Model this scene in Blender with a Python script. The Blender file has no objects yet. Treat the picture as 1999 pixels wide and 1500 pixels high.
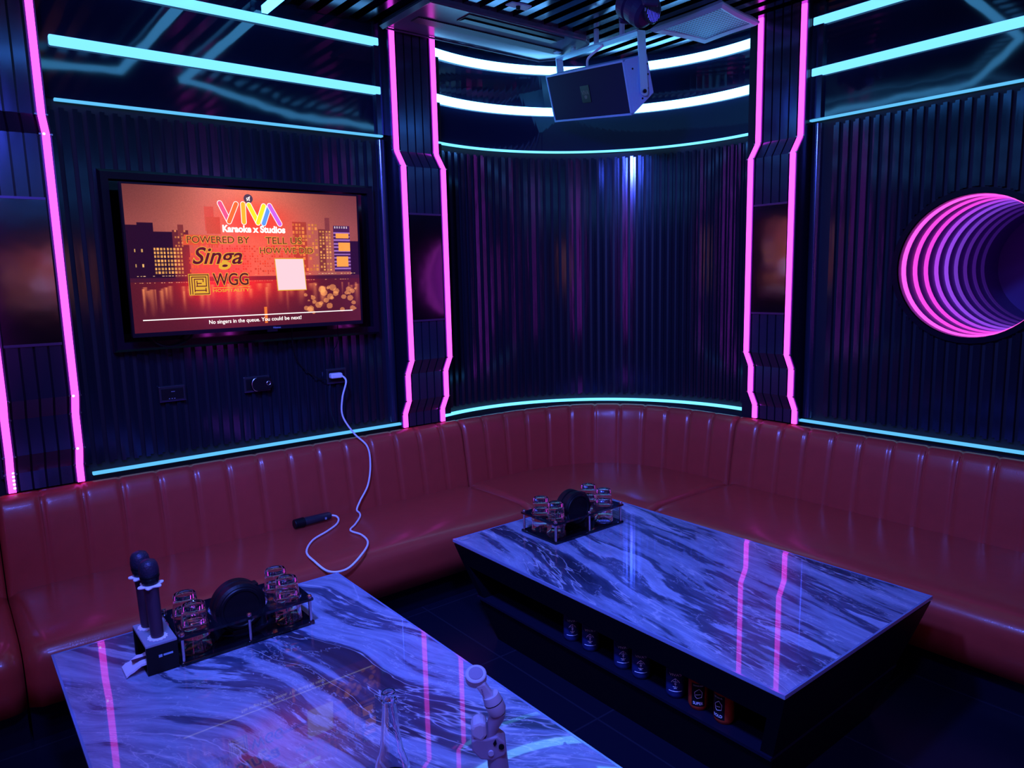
import bpy, bmesh, math, random
import numpy as np
from mathutils import Vector, Matrix
random.seed(4)
PI = math.pi
U = 0.85            # metres per layout unit
ZF = -1.95          # floor level in layout units (camera at 0)
sc = bpy.context.scene
C = sc.collection

# ---------------------------------------------------------------- camera
def wp(x, y, z): return Vector((x*U, y*U, (z-ZF)*U))
R = Matrix(((0.78129748, 0.1084834, -0.61465893), (-0.62372696, 0.09907379, -0.77533803), (-0.02321472, 0.989149, 0.14507012)))
cd = bpy.data.cameras.new('camera'); cam = bpy.data.objects.new('camera', cd); C.objects.link(cam)
cam.matrix_world = Matrix.Translation(wp(0, 0, 0)) @ R.to_4x4()
FPX = 1416.48
cd.sensor_fit = 'HORIZONTAL'; cd.sensor_width = 36.0; cd.lens = FPX/1999*36; cd.clip_start = 0.02; cd.clip_end = 60
sc.camera = cam

# ---------------------------------------------------------------- world, exposure
w = bpy.data.worlds.new('world'); sc.world = w; w.use_nodes = True
w.node_tree.nodes['Background'].inputs[0].default_value = (0.01, 0.012, 0.11, 1)
w.node_tree.nodes['Background'].inputs[1].default_value = 0.10
sc.view_settings.view_transform = 'Standard'; sc.view_settings.look = 'None'
sc.view_settings.exposure = 0.0; sc.view_settings.gamma = 1.0; sc.view_settings.use_curve_mapping = False
sc.cycles.max_bounces = 26; sc.cycles.glossy_bounces = 5; sc.cycles.diffuse_bounces = 4; sc.cycles.transmission_bounces = 26; sc.cycles.transparent_max_bounces = 32
sc.cycles.caustics_refractive = False; sc.cycles.sample_clamp_indirect = 4.0

# ---------------------------------------------------------------- unseen blue spots, added to light the tables and sofa
def lamp(name, p, aim, col, power, rad=0.12, angle=150, blend=0.9):
    l = bpy.data.lights.new(name, 'SPOT'); l.color = col; l.energy = power; l.shadow_soft_size = rad
    l.spot_size = math.radians(angle); l.spot_blend = blend
    o = bpy.data.objects.new(name, l); C.objects.link(o); o.location = wp(*p)
    o.rotation_euler = (wp(*aim)-wp(*p)).to_track_quat('-Z', 'Y').to_euler()
    return o
lamp('fill_spot', (0.25, 1.7, 1.55), (3.2, 3.3, -1.4), (0.08, 0.155, 1.0), 600, angle=95)
lamp('fill_spot', (0.30, 0.2, 1.55), (0.9, 2.2, -1.4), (0.09, 0.155, 1.0), 225, angle=110)
lamp('fill_spot', (-.60, 1.2, 1.55), (1.2, 3.6, -1.4), (0.16, 0.14, 1.0), 100)

# ---------------------------------------------------------------- materials
MT = {}
def mat(name, base=(0.5, 0.5, 0.5), rough=0.5, metal=0.0, spec=0.5, coat=0.0, coat_rough=0.03, emit=None, es=1.0, bump=None, trans=0.0, ior=1.45, alpha=1.0, blotch=0.0):
    m = bpy.data.materials.new(name); m.use_nodes = True; nt = m.node_tree; b = nt.nodes['Principled BSDF']
    b.inputs['Base Color'].default_value = (*base, 1); b.inputs['Roughness'].default_value = rough
    b.inputs['Metallic'].default_value = metal; b.inputs['Specular IOR Level'].default_value = spec
    b.inputs['Coat Weight'].default_value = coat; b.inputs['Coat Roughness'].default_value = coat_rough
    b.inputs['Transmission Weight'].default_value = trans; b.inputs['IOR'].default_value = ior; b.inputs['Alpha'].default_value = alpha
    if emit: b.inputs['Emission Color'].default_value = (*emit, 1); b.inputs['Emission Strength'].default_value = es
    tc = nt.nodes.new('ShaderNodeTexCoord')
    n = nt.nodes.new('ShaderNodeTexNoise'); n.inputs['Scale'].default_value = 18; n.inputs['Detail'].default_value = 4
    nt.links.new(tc.outputs['Object'], n.inputs['Vector'])
    if blotch:      # wear and dust in the surface colour
        mx = nt.nodes.new('ShaderNodeMix'); mx.data_type = 'RGBA'; mx.inputs[6].default_value = (*[c*(1-blotch) for c in base], 1)
        mx.inputs[7].default_value = (*[min(1, c*(1+blotch)) for c in base], 1)
        nt.links.new(n.outputs[0], mx.inputs[0]); nt.links.new(mx.outputs[2], b.inputs['Base Color'])
    if bump:
        sc_, st, dist, anis = bump
        n2 = nt.nodes.new('ShaderNodeTexNoise'); n2.inputs['Scale'].default_value = sc_; n2.inputs['Detail'].default_value = 3
        mp = nt.nodes.new('ShaderNodeMapping'); mp.inputs['Scale'].default_value = anis
        nt.links.new(tc.outputs['Object'], mp.inputs[0]); nt.links.new(mp.outputs[0], n2.inputs['Vector'])
        bp = nt.nodes.new('ShaderNodeBump'); bp.inputs['Strength'].default_value = st; bp.inputs['Distance'].default_value = dist
        nt.links.new(n2.outputs[0], bp.inputs['Height']); nt.links.new(bp.outputs[0], b.inputs['Normal'])
        if coat: nt.links.new(bp.outputs[0], b.inputs['Coat Normal'])
    MT[name] = m
    return m
mat('black_gloss', (0.005, 0.007, 0.026), 0.06, 0, 1.0, bump=(1.6, 0.10, 0.03, (1, 1, 1)))
mat('rib_metal', (0.055, 0.07, 0.12), 0.12, 0.85, bump=(7, 0.25, 0.01, (1, 1, 0.15)))
mat('rib_back', (0.004, 0.004, 0.014), 0.5)
mat('plank_metal', (0.09, 0.10, 0.20), 0.15, 0.85, bump=(5, 0.18, 0.01, (1, 1, 0.3)))
mat('mirror_dark', (0.20, 0.17, 0.36), 0.10, 1.0, bump=(2.5, 0.10, 0.02, (1, 1, 1)))
mat('slat_metal', (0.10, 0.12, 0.18), 0.16, 1.0, bump=(3, 0.15, 0.01, (1, 0.3, 1)))
mat('dark_frame', (0.005, 0.005, 0.014), 0.25, 0, 0.3)
mat('tv_black', (0.006, 0.006, 0.012), 0.28)
mat('floor_tile', (0.010, 0.011, 0.035), 0.30, 0, 0.25)
mat('pink_neon', (0.1, 0.02, 0.1), 0.5, emit=(1.0, 0.06, 0.90), es=3.0)
mat('cyan_neon', (0.02, 0.1, 0.1), 0.5, emit=(0.13, 0.48, 0.95), es=1.9)
mat('thin_bright', (0.02, 0.1, 0.1), 0.5, emit=(0.10, 0.46, 0.80), es=2.6)
mat('bright_cyan', (0.02, 0.1, 0.1), 0.5, emit=(0.08, 0.44, 0.95), es=5.0)
mat('white_neon', (0.02, 0.1, 0.1), 0.5, emit=(0.13, 0.46, 0.92), es=8.0)
mat('thin_neon', (0.02, 0.1, 0.1), 0.5, emit=(0.10, 0.46, 0.80), es=1.2)
mat('white_dot', (0.5, 0.5, 0.5), 0.5, emit=(1.0, 0.7, 1.0), es=3)
mat('channel_metal', (0.12, 0.08, 0.22), 0.3, 0.8)
mat('table_body', (0.002, 0.002, 0.005), 0.4, 0, 0.25)
mat('table_shelf', (0.006, 0.007, 0.02), 0.3, 0, 0.3)
mat('glass_edge', (0.30, 0.36, 0.60), 0.10, 0.3, 0.9)
mat('acrylic', (0.004, 0.004, 0.008), 0.08, 0, 0.6)
mat('steel', (0.62, 0.60, 0.66), 0.22, 1.0)
mat('case_black', (0.003, 0.003, 0.006), 0.45, 0, 0.3)
mat('paper_white', (0.80, 0.78, 0.84), 0.35)
mat('white_rubber', (0.85, 0.84, 0.86), 0.5)
mat('mic_body', (0.05, 0.022, 0.045), 0.38)
mat('mic_mesh', (0.035, 0.03, 0.06), 0.45, 0.5, bump=(160, 0.9, 0.002, (1, 1, 1)))
mat('plate_grey', (0.28, 0.30, 0.38), 0.45, blotch=0.3)
mat('glass', (0.98, 0.98, 1.0), 0.01, trans=1.0, ior=1.46, spec=0.5)
mat('bottle_glass', (0.95, 0.97, 1.0), 0.01, trans=1.0, ior=1.42, spec=0.5)
mat('speaker_neon_tint', (0.26, 0.50, 0.68), 0.6, bump=(90, 0.6, 0.004, (1, 1, 1)))  # cyan light of the neon tinted into the dark cabinet's colour
mat('speaker_grille', (0.018, 0.022, 0.05), 0.5, 0.4)
mat('steel_neon_tint', (0.42, 0.68, 0.85), 0.42, 0.6)  # steel colour carries the cyan cast of the neon light
mat('pale_neon_tint', (0.46, 0.70, 0.86), 0.4)  # blue of the neon light put into the pale vent colour
mat('ac_plastic', (0.08, 0.09, 0.15), 0.22, 0.0, 0.6)
mat('ac_dark', (0.008, 0.008, 0.02), 0.4)
mat('fixture', (0.03, 0.02, 0.07), 0.4, 0, 0.3)
mat('socket', (0.02, 0.02, 0.03), 0.3)
mat('gimbal', (0.52, 0.50, 0.60), 0.42)
mat('gimbal_dark', (0.30, 0.24, 0.34), 0.45)
mat('can_navy', (0.015, 0.025, 0.12), 0.35, 0.0)
mat('can_red', (0.55, 0.05, 0.015), 0.35, 0.0)
mat('can_black', (0.008, 0.008, 0.010), 0.35)
mat('can_print', (0.95, 0.95, 0.98), 0.5)
mat('can_steel', (0.5, 0.5, 0.55), 0.3, 1.0)
mat('logo_gold', (0.10, 0.07, 0.06), 0.5)
mat('bottle_ink', (0.05, 0.07, 0.25), 0.5)

def grille_mat(name, base, scale, rough=0.5, metal=0.3):
    m = mat(name, base, rough, metal); nt = m.node_tree; b = nt.nodes['Principled BSDF']
    tc = nt.nodes.new('ShaderNodeTexCoord'); v = nt.nodes.new('ShaderNodeTexVoronoi'); v.inputs['Scale'].default_value = scale; v.inputs['Randomness'].default_value = 0.0
    nt.links.new(tc.outputs['Object'], v.inputs['Vector'])
    mx = nt.nodes.new('ShaderNodeMix'); mx.data_type = 'RGBA'; mx.inputs[6].default_value = (*[c*0.08 for c in base], 1); mx.inputs[7].default_value = (*base, 1)
    r = nt.nodes.new('ShaderNodeMath'); r.operation = 'GREATER_THAN'; r.inputs[1].default_value = 0.36
    nt.links.new(v.outputs['Distance'], r.inputs[0]); nt.links.new(r.outputs[0], mx.inputs[0]); nt.links.new(mx.outputs[2], b.inputs['Base Color'])
    return m
grille_mat('perforated', (0.016, 0.02, 0.045), 75, 0.8, 0.0); MT['perforated'].node_tree.nodes['Principled BSDF'].inputs['Specular IOR Level'].default_value = 0.12
grille_mat('vent_mesh', (0.36, 0.56, 0.74), 48, 0.5, 0.2)  # same blue neon light mixed into the mesh colour
grille_mat('ac_mesh', (0.03, 0.03, 0.07), 70)

def leather():
    m = mat('leather', (0.40, 0.040, 0.028), 0.40, 0, 0.4, coat=0.40, coat_rough=0.17, bump=(3.2, 0.22, 0.02, (1, 1, 1)), blotch=0.10)
    nt = m.node_tree; b = nt.nodes['Principled BSDF']
    tc = nt.nodes.new('ShaderNodeTexCoord'); n = nt.nodes.new('ShaderNodeTexNoise'); n.inputs['Scale'].default_value = 240; n.inputs['Detail'].default_value = 2
    nt.links.new(tc.outputs['Object'], n.inputs['Vector'])
    old = b.inputs['Normal'].links[0].from_node
    bp = nt.nodes.new('ShaderNodeBump'); bp.inputs['Strength'].default_value = 0.25; bp.inputs['Distance'].default_value = 0.001
    nt.links.new(n.outputs[0], bp.inputs['Height']); nt.links.new(old.outputs[0], bp.inputs['Normal'])
    nt.links.new(bp.outputs[0], b.inputs['Normal']); nt.links.new(bp.outputs[0], b.inputs['Coat Normal'])
leather()

def marble(name, rotz, seed, swirl):
    m = mat(name, (0.3, 0.3, 0.4), 0.30, 0, 0.5, coat=1.0, coat_rough=0.02); nt = m.node_tree; b = nt.nodes['Principled BSDF']; L = nt.links
    b.inputs['Coat IOR'].default_value = 1.5
    N = lambda t: nt.nodes.new(t)
    tc = N('ShaderNodeTexCoord'); mp = N('ShaderNodeMapping'); mp.inputs['Rotation'].default_value = (0, 0, rotz); mp.inputs['Location'].default_value = (seed, seed*1.7, 0)
    L.new(tc.outputs['Object'], mp.inputs[0])
    wn = N('ShaderNodeTexNoise'); wn.inputs['Scale'].default_value = 1.15; wn.inputs['Detail'].default_value = 1.6; L.new(mp.outputs[0], wn.inputs['Vector'])
    sub = N('ShaderNodeVectorMath'); sub.operation = 'SUBTRACT'; sub.inputs[1].default_value = (0.5, 0.5, 0.5); L.new(wn.outputs['Color'], sub.inputs[0])
    scl = N('ShaderNodeVectorMath'); scl.operation = 'SCALE'; scl.inputs['Scale'].default_value = swirl; L.new(sub.outputs[0], scl.inputs[0])
    add = N('ShaderNodeVectorMath'); add.operation = 'ADD'; L.new(mp.outputs[0], add.inputs[0]); L.new(scl.outputs[0], add.inputs[1])
    def noise(sx, sy, scale, det, rough=0.6, w=0):
        q = N('ShaderNodeMapping'); q.inputs['Scale'].default_value = (sx, sy, 1); q.inputs['Location'].default_value = (w, w, w); L.new(add.outputs[0], q.inputs[0])
        n = N('ShaderNodeTexNoise'); n.inputs['Scale'].default_value = scale; n.inputs['Detail'].default_value = det; n.inputs['Roughness'].default_value = rough
        L.new(q.outputs[0], n.inputs['Vector']); return n.outputs[0]
    def ramp(sock, stops):
        r = N('ShaderNodeValToRGB'); e = r.color_ramp.elements
        while len(e) > 1: e.remove(e[-1])
        e[0].position = stops[0][0]; e[0].color = (*stops[0][1], 1)
        for p, c in stops[1:]: k = e.new(p); k.color = (*c, 1)
        L.new(sock, r.inputs[0]); return r.outputs[0]
    def mix(a, bb, f, mode='MIX'):
        x = N('ShaderNodeMix'); x.data_type = 'RGBA'; x.blend_type = mode
        for s, v in ((6, a), (7, bb)):
            if isinstance(v, tuple): x.inputs[s].default_value = (*v, 1)
            else: L.new(v, x.inputs[s])
        if isinstance(f, float): x.inputs[0].default_value = f
        else: L.new(f, x.inputs[0])
        return x.outputs[2]
    band = noise(0.6, 3.4, 1.35, 8, 0.6)
    c = ramp(band, [(0.34, (0.02, 0.022, 0.05)), (0.41, (0.06, 0.065, 0.12)), (0.435, (0.25, 0.26, 0.35)), (0.50, (0.34, 0.35, 0.45)), (0.555, (0.24, 0.25, 0.33)), (0.575, (0.06, 0.065, 0.12)), (0.61, (0.10, 0.10, 0.16)), (0.63, (0.46, 0.47, 0.57)), (0.72, (0.30, 0.30, 0.40))])
    fine = ramp(noise(1.2, 9, 3.0, 8, 0.75, 5), [(0.35, (0.55, 0.55, 0.6)), (0.62, (1.25, 1.22, 1.2))])
    c = mix(c, fine, 0.85, 'MULTIPLY'); c = mix(c, (0.86, 1.0, 1.12), 1.0, 'MULTIPLY')
    def vein(n, wd, amt, col):
        s = N('ShaderNodeMath'); s.operation = 'SUBTRACT'; s.inputs[1].default_value = 0.5; L.new(n, s.inputs[0])
        a = N('ShaderNodeMath'); a.operation = 'ABSOLUTE'; L.new(s.outputs[0], a.inputs[0])
        k = ramp(a.outputs[0], [(0.0, (amt,)*3), (wd, (0, 0, 0))]); return k
    v1 = vein(noise(0.6, 3.0, 1.2, 5, 0.6, 9), 0.006, 0.75, None)
    v2 = vein(noise(0.9, 2.2, 2.2, 6, 0.62, 15), 0.005, 0.5, None)
    v3 = vein(noise(1.5, 1.5, 1.6, 4, 0.55, 25), 0.0035, 0.45, None)
    for v in (v1, v2): c = mix(c, (0.62, 0.62, 0.72), v)
    L.new(c, b.inputs['Base Color'])
marble('marble_near', math.radians(64), 3.1, 0.62)
marble('marble_far', math.radians(-78), 11.7, 0.22)

def tilemat():
    m = MT['floor_tile']; nt = m.node_tree; b = nt.nodes['Principled BSDF']
    tc = nt.nodes.new('ShaderNodeTexCoord'); br = nt.nodes.new('ShaderNodeTexBrick'); br.offset = 0
    br.inputs['Color1'].default_value = (0.005, 0.006, 0.016, 1); br.inputs['Color2'].default_value = (0.005, 0.006, 0.018, 1); br.inputs['Mortar'].default_value = (0.015, 0.015, 0.03, 1)
    br.inputs['Scale'].default_value = 1.0; br.inputs['Brick Width'].default_value = 0.6; br.inputs['Row Height'].default_value = 0.6; br.inputs['Mortar Size'].default_value = 0.004
    nt.links.new(tc.outputs['Object'], br.inputs['Vector']); nt.links.new(br.outputs[0], b.inputs['Base Color'])
tilemat()

# ---------------------------------------------------------------- mesh helpers
OO = {}
def props(o, label=None, cat=None, group=None, kind=None):
    for k, v in (('label', label), ('category', cat), ('group', group), ('kind', kind)):
        if v: o[k] = v
    return o
def thing(name, label, cat, O, group=None, local=False, rot=None, kind=None):
    o = bpy.data.objects.new(name, None); C.objects.link(o); o.location = wp(*O); o.empty_display_size = 0.05
    if rot: o.rotation_euler = rot
    OO[o.name] = (0, 0, 0) if local else O
    return props(o, label, cat, group, kind)
class MB:
    def __init__(s): s.v = []; s.f = []; s.mi = []; s.cur = 0
    def add(s, vs, fs):
        n = len(s.v); s.v += [tuple(p) for p in vs]; s.f += [tuple(i+n for i in f) for f in fs]; s.mi += [s.cur]*len(fs); return s
    def box(s, x0, x1, y0, y1, z0, z1):
        return s.add([(x0, y0, z0), (x1, y0, z0), (x1, y1, z0), (x0, y1, z0), (x0, y0, z1), (x1, y0, z1), (x1, y1, z1), (x0, y1, z1)],
                     [(0, 3, 2, 1), (4, 5, 6, 7), (0, 1, 5, 4), (1, 2, 6, 5), (2, 3, 7, 6), (3, 0, 4, 7)])
    def hexa(s, b4, t4):
        return s.add(list(b4)+list(t4), [(0, 3, 2, 1), (4, 5, 6, 7), (0, 1, 5, 4), (1, 2, 6, 5), (2, 3, 7, 6), (3, 0, 4, 7)])
    def prism(s, pts0, pts1):
        n = len(pts0); return s.add(list(pts0)+list(pts1), [tuple(range(n))[::-1], tuple(range(n, 2*n))]+[(i, (i+1) % n, n+(i+1) % n, n+i) for i in range(n)])
    def grid(s, rows, closed=False, cap=False):
        n = len(rows); m = len(rows[0]); vs = [p for r in rows for p in r]; fs = []
        for i in range(n-1):
            for j in range(m if closed else m-1):
                k = (j+1) % m; fs.append((i*m+j, i*m+k, (i+1)*m+k, (i+1)*m+j))
        if cap: fs += [tuple(range(m))[::-1], tuple((n-1)*m+j for j in range(m))]
        return s.add(vs, fs)
    def tube(s, path, r, n=10, cap=True):
        path = [Vector(p) for p in path]; rows = []; up = Vector((0, 0, 1)); prev = None
        for i, p in enumerate(path):
            t = (path[min(i+1, len(path)-1)]-path[max(i-1, 0)]).normalized()
            if prev is None:
                a = t.cross(up)
                if a.length < 1e-3: a = t.cross(Vector((1, 0, 0)))
            else: a = prev-t*prev.dot(t)
            a.normalize(); prev = a; b = t.cross(a); rr = r[i] if isinstance(r, (list, tuple)) else r
            rows.append([tuple(p+(a*math.cos(k*2*PI/n)+b*math.sin(k*2*PI/n))*rr) for k in range(n)])
        return s.grid(rows, True, cap)
    def lathe(s, prof, c=(0, 0, 0), axis=None, n=28, closed=False):   # prof: (radius, height)
        M = Matrix.Identity(3)
        if axis: M = Vector((0, 0, 1)).rotation_difference(Vector(axis)).to_matrix()
        rows = [[tuple(Vector(c)+M @ Vector((max(r, 1e-5)*math.cos(k*2*PI/n), max(r, 1e-5)*math.sin(k*2*PI/n), h))) for k in range(n)] for r, h in prof]
        if closed: rows.append(rows[0])
        return s.grid(rows, True, False)
    def pieces(s, name, m, parent, **k):      # every connected piece becomes a part of its own
        adj = {}; par = list(range(len(s.v)))
        def find(a):
            while par[a] != a: par[a] = par[par[a]]; a = par[a]
            return a
        for f in s.f:
            for q in f[1:]: par[find(q)] = find(f[0])
        for f in s.f: adj.setdefault(find(f[0]), []).append(f)
        out = []
        for fs in adj.values():
            ids = sorted({q for f in fs for q in f}); mp = {q: i for i, q in enumerate(ids)}
            n = MB(); n.add([s.v[q] for q in ids], [tuple(mp[q] for q in f) for f in fs]); out.append(n.build(name, m, parent, **k))
        return out
    def build(s, name, m, parent=None, O=None, label=None, smooth=False, bevel=0, loc=None, **tags):
        if parent is not None: O = OO[parent.name]
        if O is None: O = (0, 0, ZF)
        me = bpy.data.meshes.new(name); me.from_pydata([((x-O[0])*U, (y-O[1])*U, (z-O[2])*U) for x, y, z in s.v], [], s.f)
        ms = m if isinstance(m, (list, tuple)) else [m]
        for k in ms: me.materials.append(MT[k])
        bm = bmesh.new(); bm.from_mesh(me)
        bm.faces.ensure_lookup_table()
        for f, mi in zip(bm.faces, s.mi): f.material_index = mi; f.smooth = smooth
        bmesh.ops.recalc_face_normals(bm, faces=bm.faces); bm.to_mesh(me); bm.free()
        o = bpy.data.objects.new(name, me); C.objects.link(o); OO[o.name] = O
        if parent is not None: o.parent = parent
        else: o.location = wp(*(loc or O))
        if bevel:
            b = o.modifiers.new('bevel', 'BEVEL'); b.width = bevel*U; b.segments = 2; b.limit_method = 'ANGLE'; b.angle_limit = math.radians(40)
        if smooth and m != 'leather': me.set_sharp_from_angle(angle=math.radians(42))
        if label: o['label'] = label
        for k, v in tags.items(): o[k] = v
        return o
def text_mesh(txt, bold=0.0, shear=0.0):
    cu = bpy.data.curves.new('t', 'FONT'); cu.body = txt; cu.offset = bold; cu.shear = shear; cu.resolution_u = 4
    o = bpy.data.objects.new('t', cu); C.objects.link(o); dg = bpy.context.evaluated_depsgraph_get(); dg.update()
    me = bpy.data.meshes.new_from_object(o.evaluated_get(dg)); vs = [tuple(v.co) for v in me.vertices]; fs = [tuple(p.vertices) for p in me.polygons]
    bpy.data.objects.remove(o); bpy.data.curves.remove(cu); bpy.data.meshes.remove(me)
    xs = [v[0] for v in vs]; ys = [v[1] for v in vs]; x0, x1, y0, y1 = min(xs), max(xs), min(ys), max(ys)
    return [((v[0]-x0)/(x1-x0), (v[1]-y0)/(y1-y0)) for v in vs], fs
def copy_tree(o, parent=None):
    c = o.copy(); C.objects.link(c); c.parent = parent
    for ch in list(o.children): copy_tree(ch, c)
    return c
_sc = 0
def struct(o, label=None):
    o['kind'] = 'structure'
    if label: o['label'] = label
    return o
# pixel of the photograph -> direction from the camera, used only to read off real positions
def ray(px, py):
    return R @ Vector((px-999.5, 750-py, -FPX))
def on_plane(px, py, p0, n):
    r = ray(px, py); n = Vector(n); return r*(Vector(p0).dot(n)/r.dot(n))

# ================================================================ THE ROOM
YL, XR = 4.461, 4.557
AC_, AR = (3.261, 3.165), 1.382                    # curved corner
XM, YM, ZC = -1.9, -2.6, 1.66
def arc(th, d=0.0):                                 # angle in degrees, d = distance in front of the wall
    a = math.radians(th); return (AC_[0]+(AR-d)*math.cos(a), AC_[1]+(AR-d)*math.sin(a))
struct(MB().box(XM-.1, XR+.3, YM-.1, YL+.3, ZF-.05, ZF).build('floor', 'floor_tile'))
# left wall (with the television) and right wall (with the mirror ring)
def lw(s, d, z): return (s, YL-d, z)
def rw(s, d, z): return (XR-d, s, z)
ZT, ZB = 0.945, -1.0
def slabf(f, s0, s1, d0, d1, z0, z1, mb):
    return mb.hexa([f(s0, d0, z0), f(s1, d0, z0), f(s1, d1, z0), f(s0, d1, z0)], [f(s0, d0, z1), f(s1, d0, z1), f(s1, d1, z1), f(s0, d1, z1)])
PITCH = 0.0617
def ribs(f, s0, s1, z0, z1, skip=None):
    mb = MB(); n = int((s1-s0)/PITCH)
    for i in range(n):
        a = s0+i*PITCH
        if skip and skip(a): continue
        slabf(f, a, a+PITCH*.36, 0.0, 0.026, z0, z1-0.0, mb)
        slabf(f, a+PITCH*.36, a+PITCH*.66, 0.0, 0.013, z0+.008, z1-.012, mb)
    return mb
wl = struct(slabf(lw, XM, 2.95, -.12, 0, ZF, ZC+.1, MB()).build('wall_left', 'rib_back'))
ribs(lw, XM+.05, 2.42, ZB+.045, ZT-.035).build('ribbed_panel', 'rib_metal', wl, label='dark glossy vertical ribs')
slabf(lw, XM, 2.60, 0.0, 0.02, ZT+.012, ZC, MB()).build('fascia', 'black_gloss', wl, label='glossy black band above the ribs')
wr = struct(slabf(rw, YM, 3.05, -.12, 0, ZF, ZC+.1, MB()).build('wall_right', 'rib_back'))
RC = (1.595, 0.002); RR = 0.40
def in_ring(a): return abs(a+PITCH/2-RC[0]) < RR+.04
rb = ribs(rw, YM+.05, 2.50, ZB+.045, ZT-.035, in_ring)
n0 = int((2.50-YM-.05)/PITCH)
for i in range(n0):                                  # ribs above and below the round mirror
    a = YM+.05+i*PITCH
    if not in_ring(a): continue
    for (p, q, dd, e) in ((0, .36, .026, 0), (.36, .66, .013, .01)):
        c = a+PITCH*(p+q)/2; h = math.sqrt(max(0, (RR+.035)**2-(c-RC[0])**2))
        slabf(rw, a+PITCH*p, a+PITCH*q, 0, dd, ZB+.045+e, RC[1]-h, rb); slabf(rw, a+PITCH*p, a+PITCH*q, 0, dd, RC[1]+h, ZT-.035-e, rb)
rb.build('ribbed_panel', 'rib_metal', wr, label='dark glossy vertical ribs')
slabf(rw, YM, 2.60, 0.0, 0.02, ZT+.012, ZC, MB()).build('fascia', 'black_gloss', wr, label='glossy black band above the ribs')
# curved corner
T0, T1 = 107.5, -13.5
def arcgrid(d, z0, z1, n=60): return [[(*arc(T0+(T1-T0)*i/n, d), z) for z in (z0, z1)] for i in range(n+1)]
mb = MB(); n = 60
for d0, d1, z0, z1 in ((-.08, 0, ZF, ZC+.1),):
    rows = [[(*arc(T0+(T1-T0)*i/n, d0), z0), (*arc(T0+(T1-T0)*i/n, d1), z0), (*arc(T0+(T1-T0)*i/n, d1), z1), (*arc(T0+(T1-T0)*i/n, d0), z1)] for i in range(n+1)]
    mb.grid(rows, True, True)
wc = struct(mb.build('wall_corner', 'rib_back'))
mb = MB(); rows = [[(*arc(T0+(T1-T0)*i/n, d), z) for d, z in ((0.0, ZT+.012), (.02, ZT+.012), (.02, ZC), (0.0, ZC))] for i in range(n+1)]
mb.grid(rows, True, True).build('fascia', 'black_gloss', wc, label='glossy black curved band above the ribs', smooth=False)
mb = MB(); dth = math.degrees(PITCH/AR)
for i in range(int((T0-T1)/dth)):
    t = T0-i*dth
    for (p, q, dd, e) in ((0, .36, .026, 0), (.36, .66, .013, .008)):
        a0, a1 = t-dth*p, t-dth*q
        mb.hexa([(*arc(a0, 0), ZB+.045+e), (*arc(a1, 0), ZB+.045+e), (*arc(a1, dd), ZB+.045+e), (*arc(a0, dd), ZB+.045+e)],
                [(*arc(a0, 0), ZT-.035-e), (*arc(a1, 0), ZT-.035-e), (*arc(a1, dd), ZT-.035-e), (*arc(a0, dd), ZT-.035-e)])
mb.build('ribbed_panel', 'rib_metal', wc, label='curved dark vertical ribs')
# walls behind the camera (seen only in reflections), with their own light lines
wb = struct(MB().box(XM-.1, XR+.3, YM-.1, YM, ZF, ZC+.1).build('wall_back', 'black_gloss'))
ws = struct(MB().box(XM-.1, XM, YM, YL, ZF, ZC+.1).build('wall_side', 'black_gloss'))
for z, hgt, m in ((1.23, .028, 'cyan_neon'), (1.53, .028, 'cyan_neon'), (.945, .01, 'thin_neon')):
    MB().box(XM+.3, XR-.3, YM, YM+.03, z-hgt, z+hgt).build('light_line', m, wb)
    MB().box(XM, XM+.03, YM+.3, YL-.3, z-hgt, z+hgt).build('light_line', m, ws)
for x in (0.1, .43, 3.2, 3.53): MB().box(x-.02, x+.02, YM, YM+.12, -1.0, 1.6).build('light_line', 'pink_neon', wb)
for y in (0.0, .33): MB().box(XM, XM+.12, y-.02, y+.02, -1.0, 1.6).build('light_line', 'pink_neon', ws)

# ceiling: dark metal slats running away from the camera
mb = MB(); sx = -1.85
while sx < XR:
    y1 = YL-.03
    if sx > 2.9: y1 = AC_[1]+math.sqrt(max(0, (AR-.04)**2-(sx+.03-AC_[0])**2)) if sx+.03-AC_[0] < AR-.05 else 2.9
    mb.box(sx, sx+.062, YM, y1, 1.64, 1.70); sx += .13
ceil = struct(mb.build('ceiling', 'slat_metal'), 'dark ceiling of shiny parallel slats')

# ---------------------------------------------------------------- neon lines
def straight_neon(name, f, s0, s1, z, hh, d, m, label, group, base=0.02):
    mb = MB(); slabf(f, s0, s1, base, base+d, z-hh, z+hh, mb)
    o = mb.build(name, m, None, f((s0+s1)/2, base, z), bevel=min(hh, d)*.3); props(o, label, 'light', group); return o
def arc_neon(name, z, hh, d, m, label, group, base=0.02, t0=106.8, t1=-10.4):
    mb = MB(); k = 70
    rows = [[(*arc(t0+(t1-t0)*i/k, dd), zz) for dd, zz in ((base, z-hh), (base+d, z-hh), (base+d, z+hh), (base, z+hh))] for i in range(k+1)]
    mb.grid(rows, True, True); o = mb.build(name, m, None, (*arc(47, 0), z)); props(o, label, 'light', group)
G1 = 'thick neon lines on the black upper wall band'
G2 = 'thin neon lines edging the ribbed wall'
straight_neon('neon_light', lw, .605, 2.46, 1.232, .025, .03, 'cyan_neon', 'thick cyan neon line above the television, lower of the two', G1)
straight_neon('neon_light', lw, .605, 2.46, 1.535, .025, .03, 'cyan_neon', 'thick cyan neon line above the television, upper of the two', G1)
straight_neon('neon_light', lw, XM, .16, 1.232, .025, .03, 'cyan_neon', 'thick cyan neon line left of the leftmost pilaster, lower', G1)
straight_neon('neon_light', lw, XM, .16, 1.535, .025, .03, 'cyan_neon', 'thick cyan neon line left of the leftmost pilaster, upper', G1)
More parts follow.
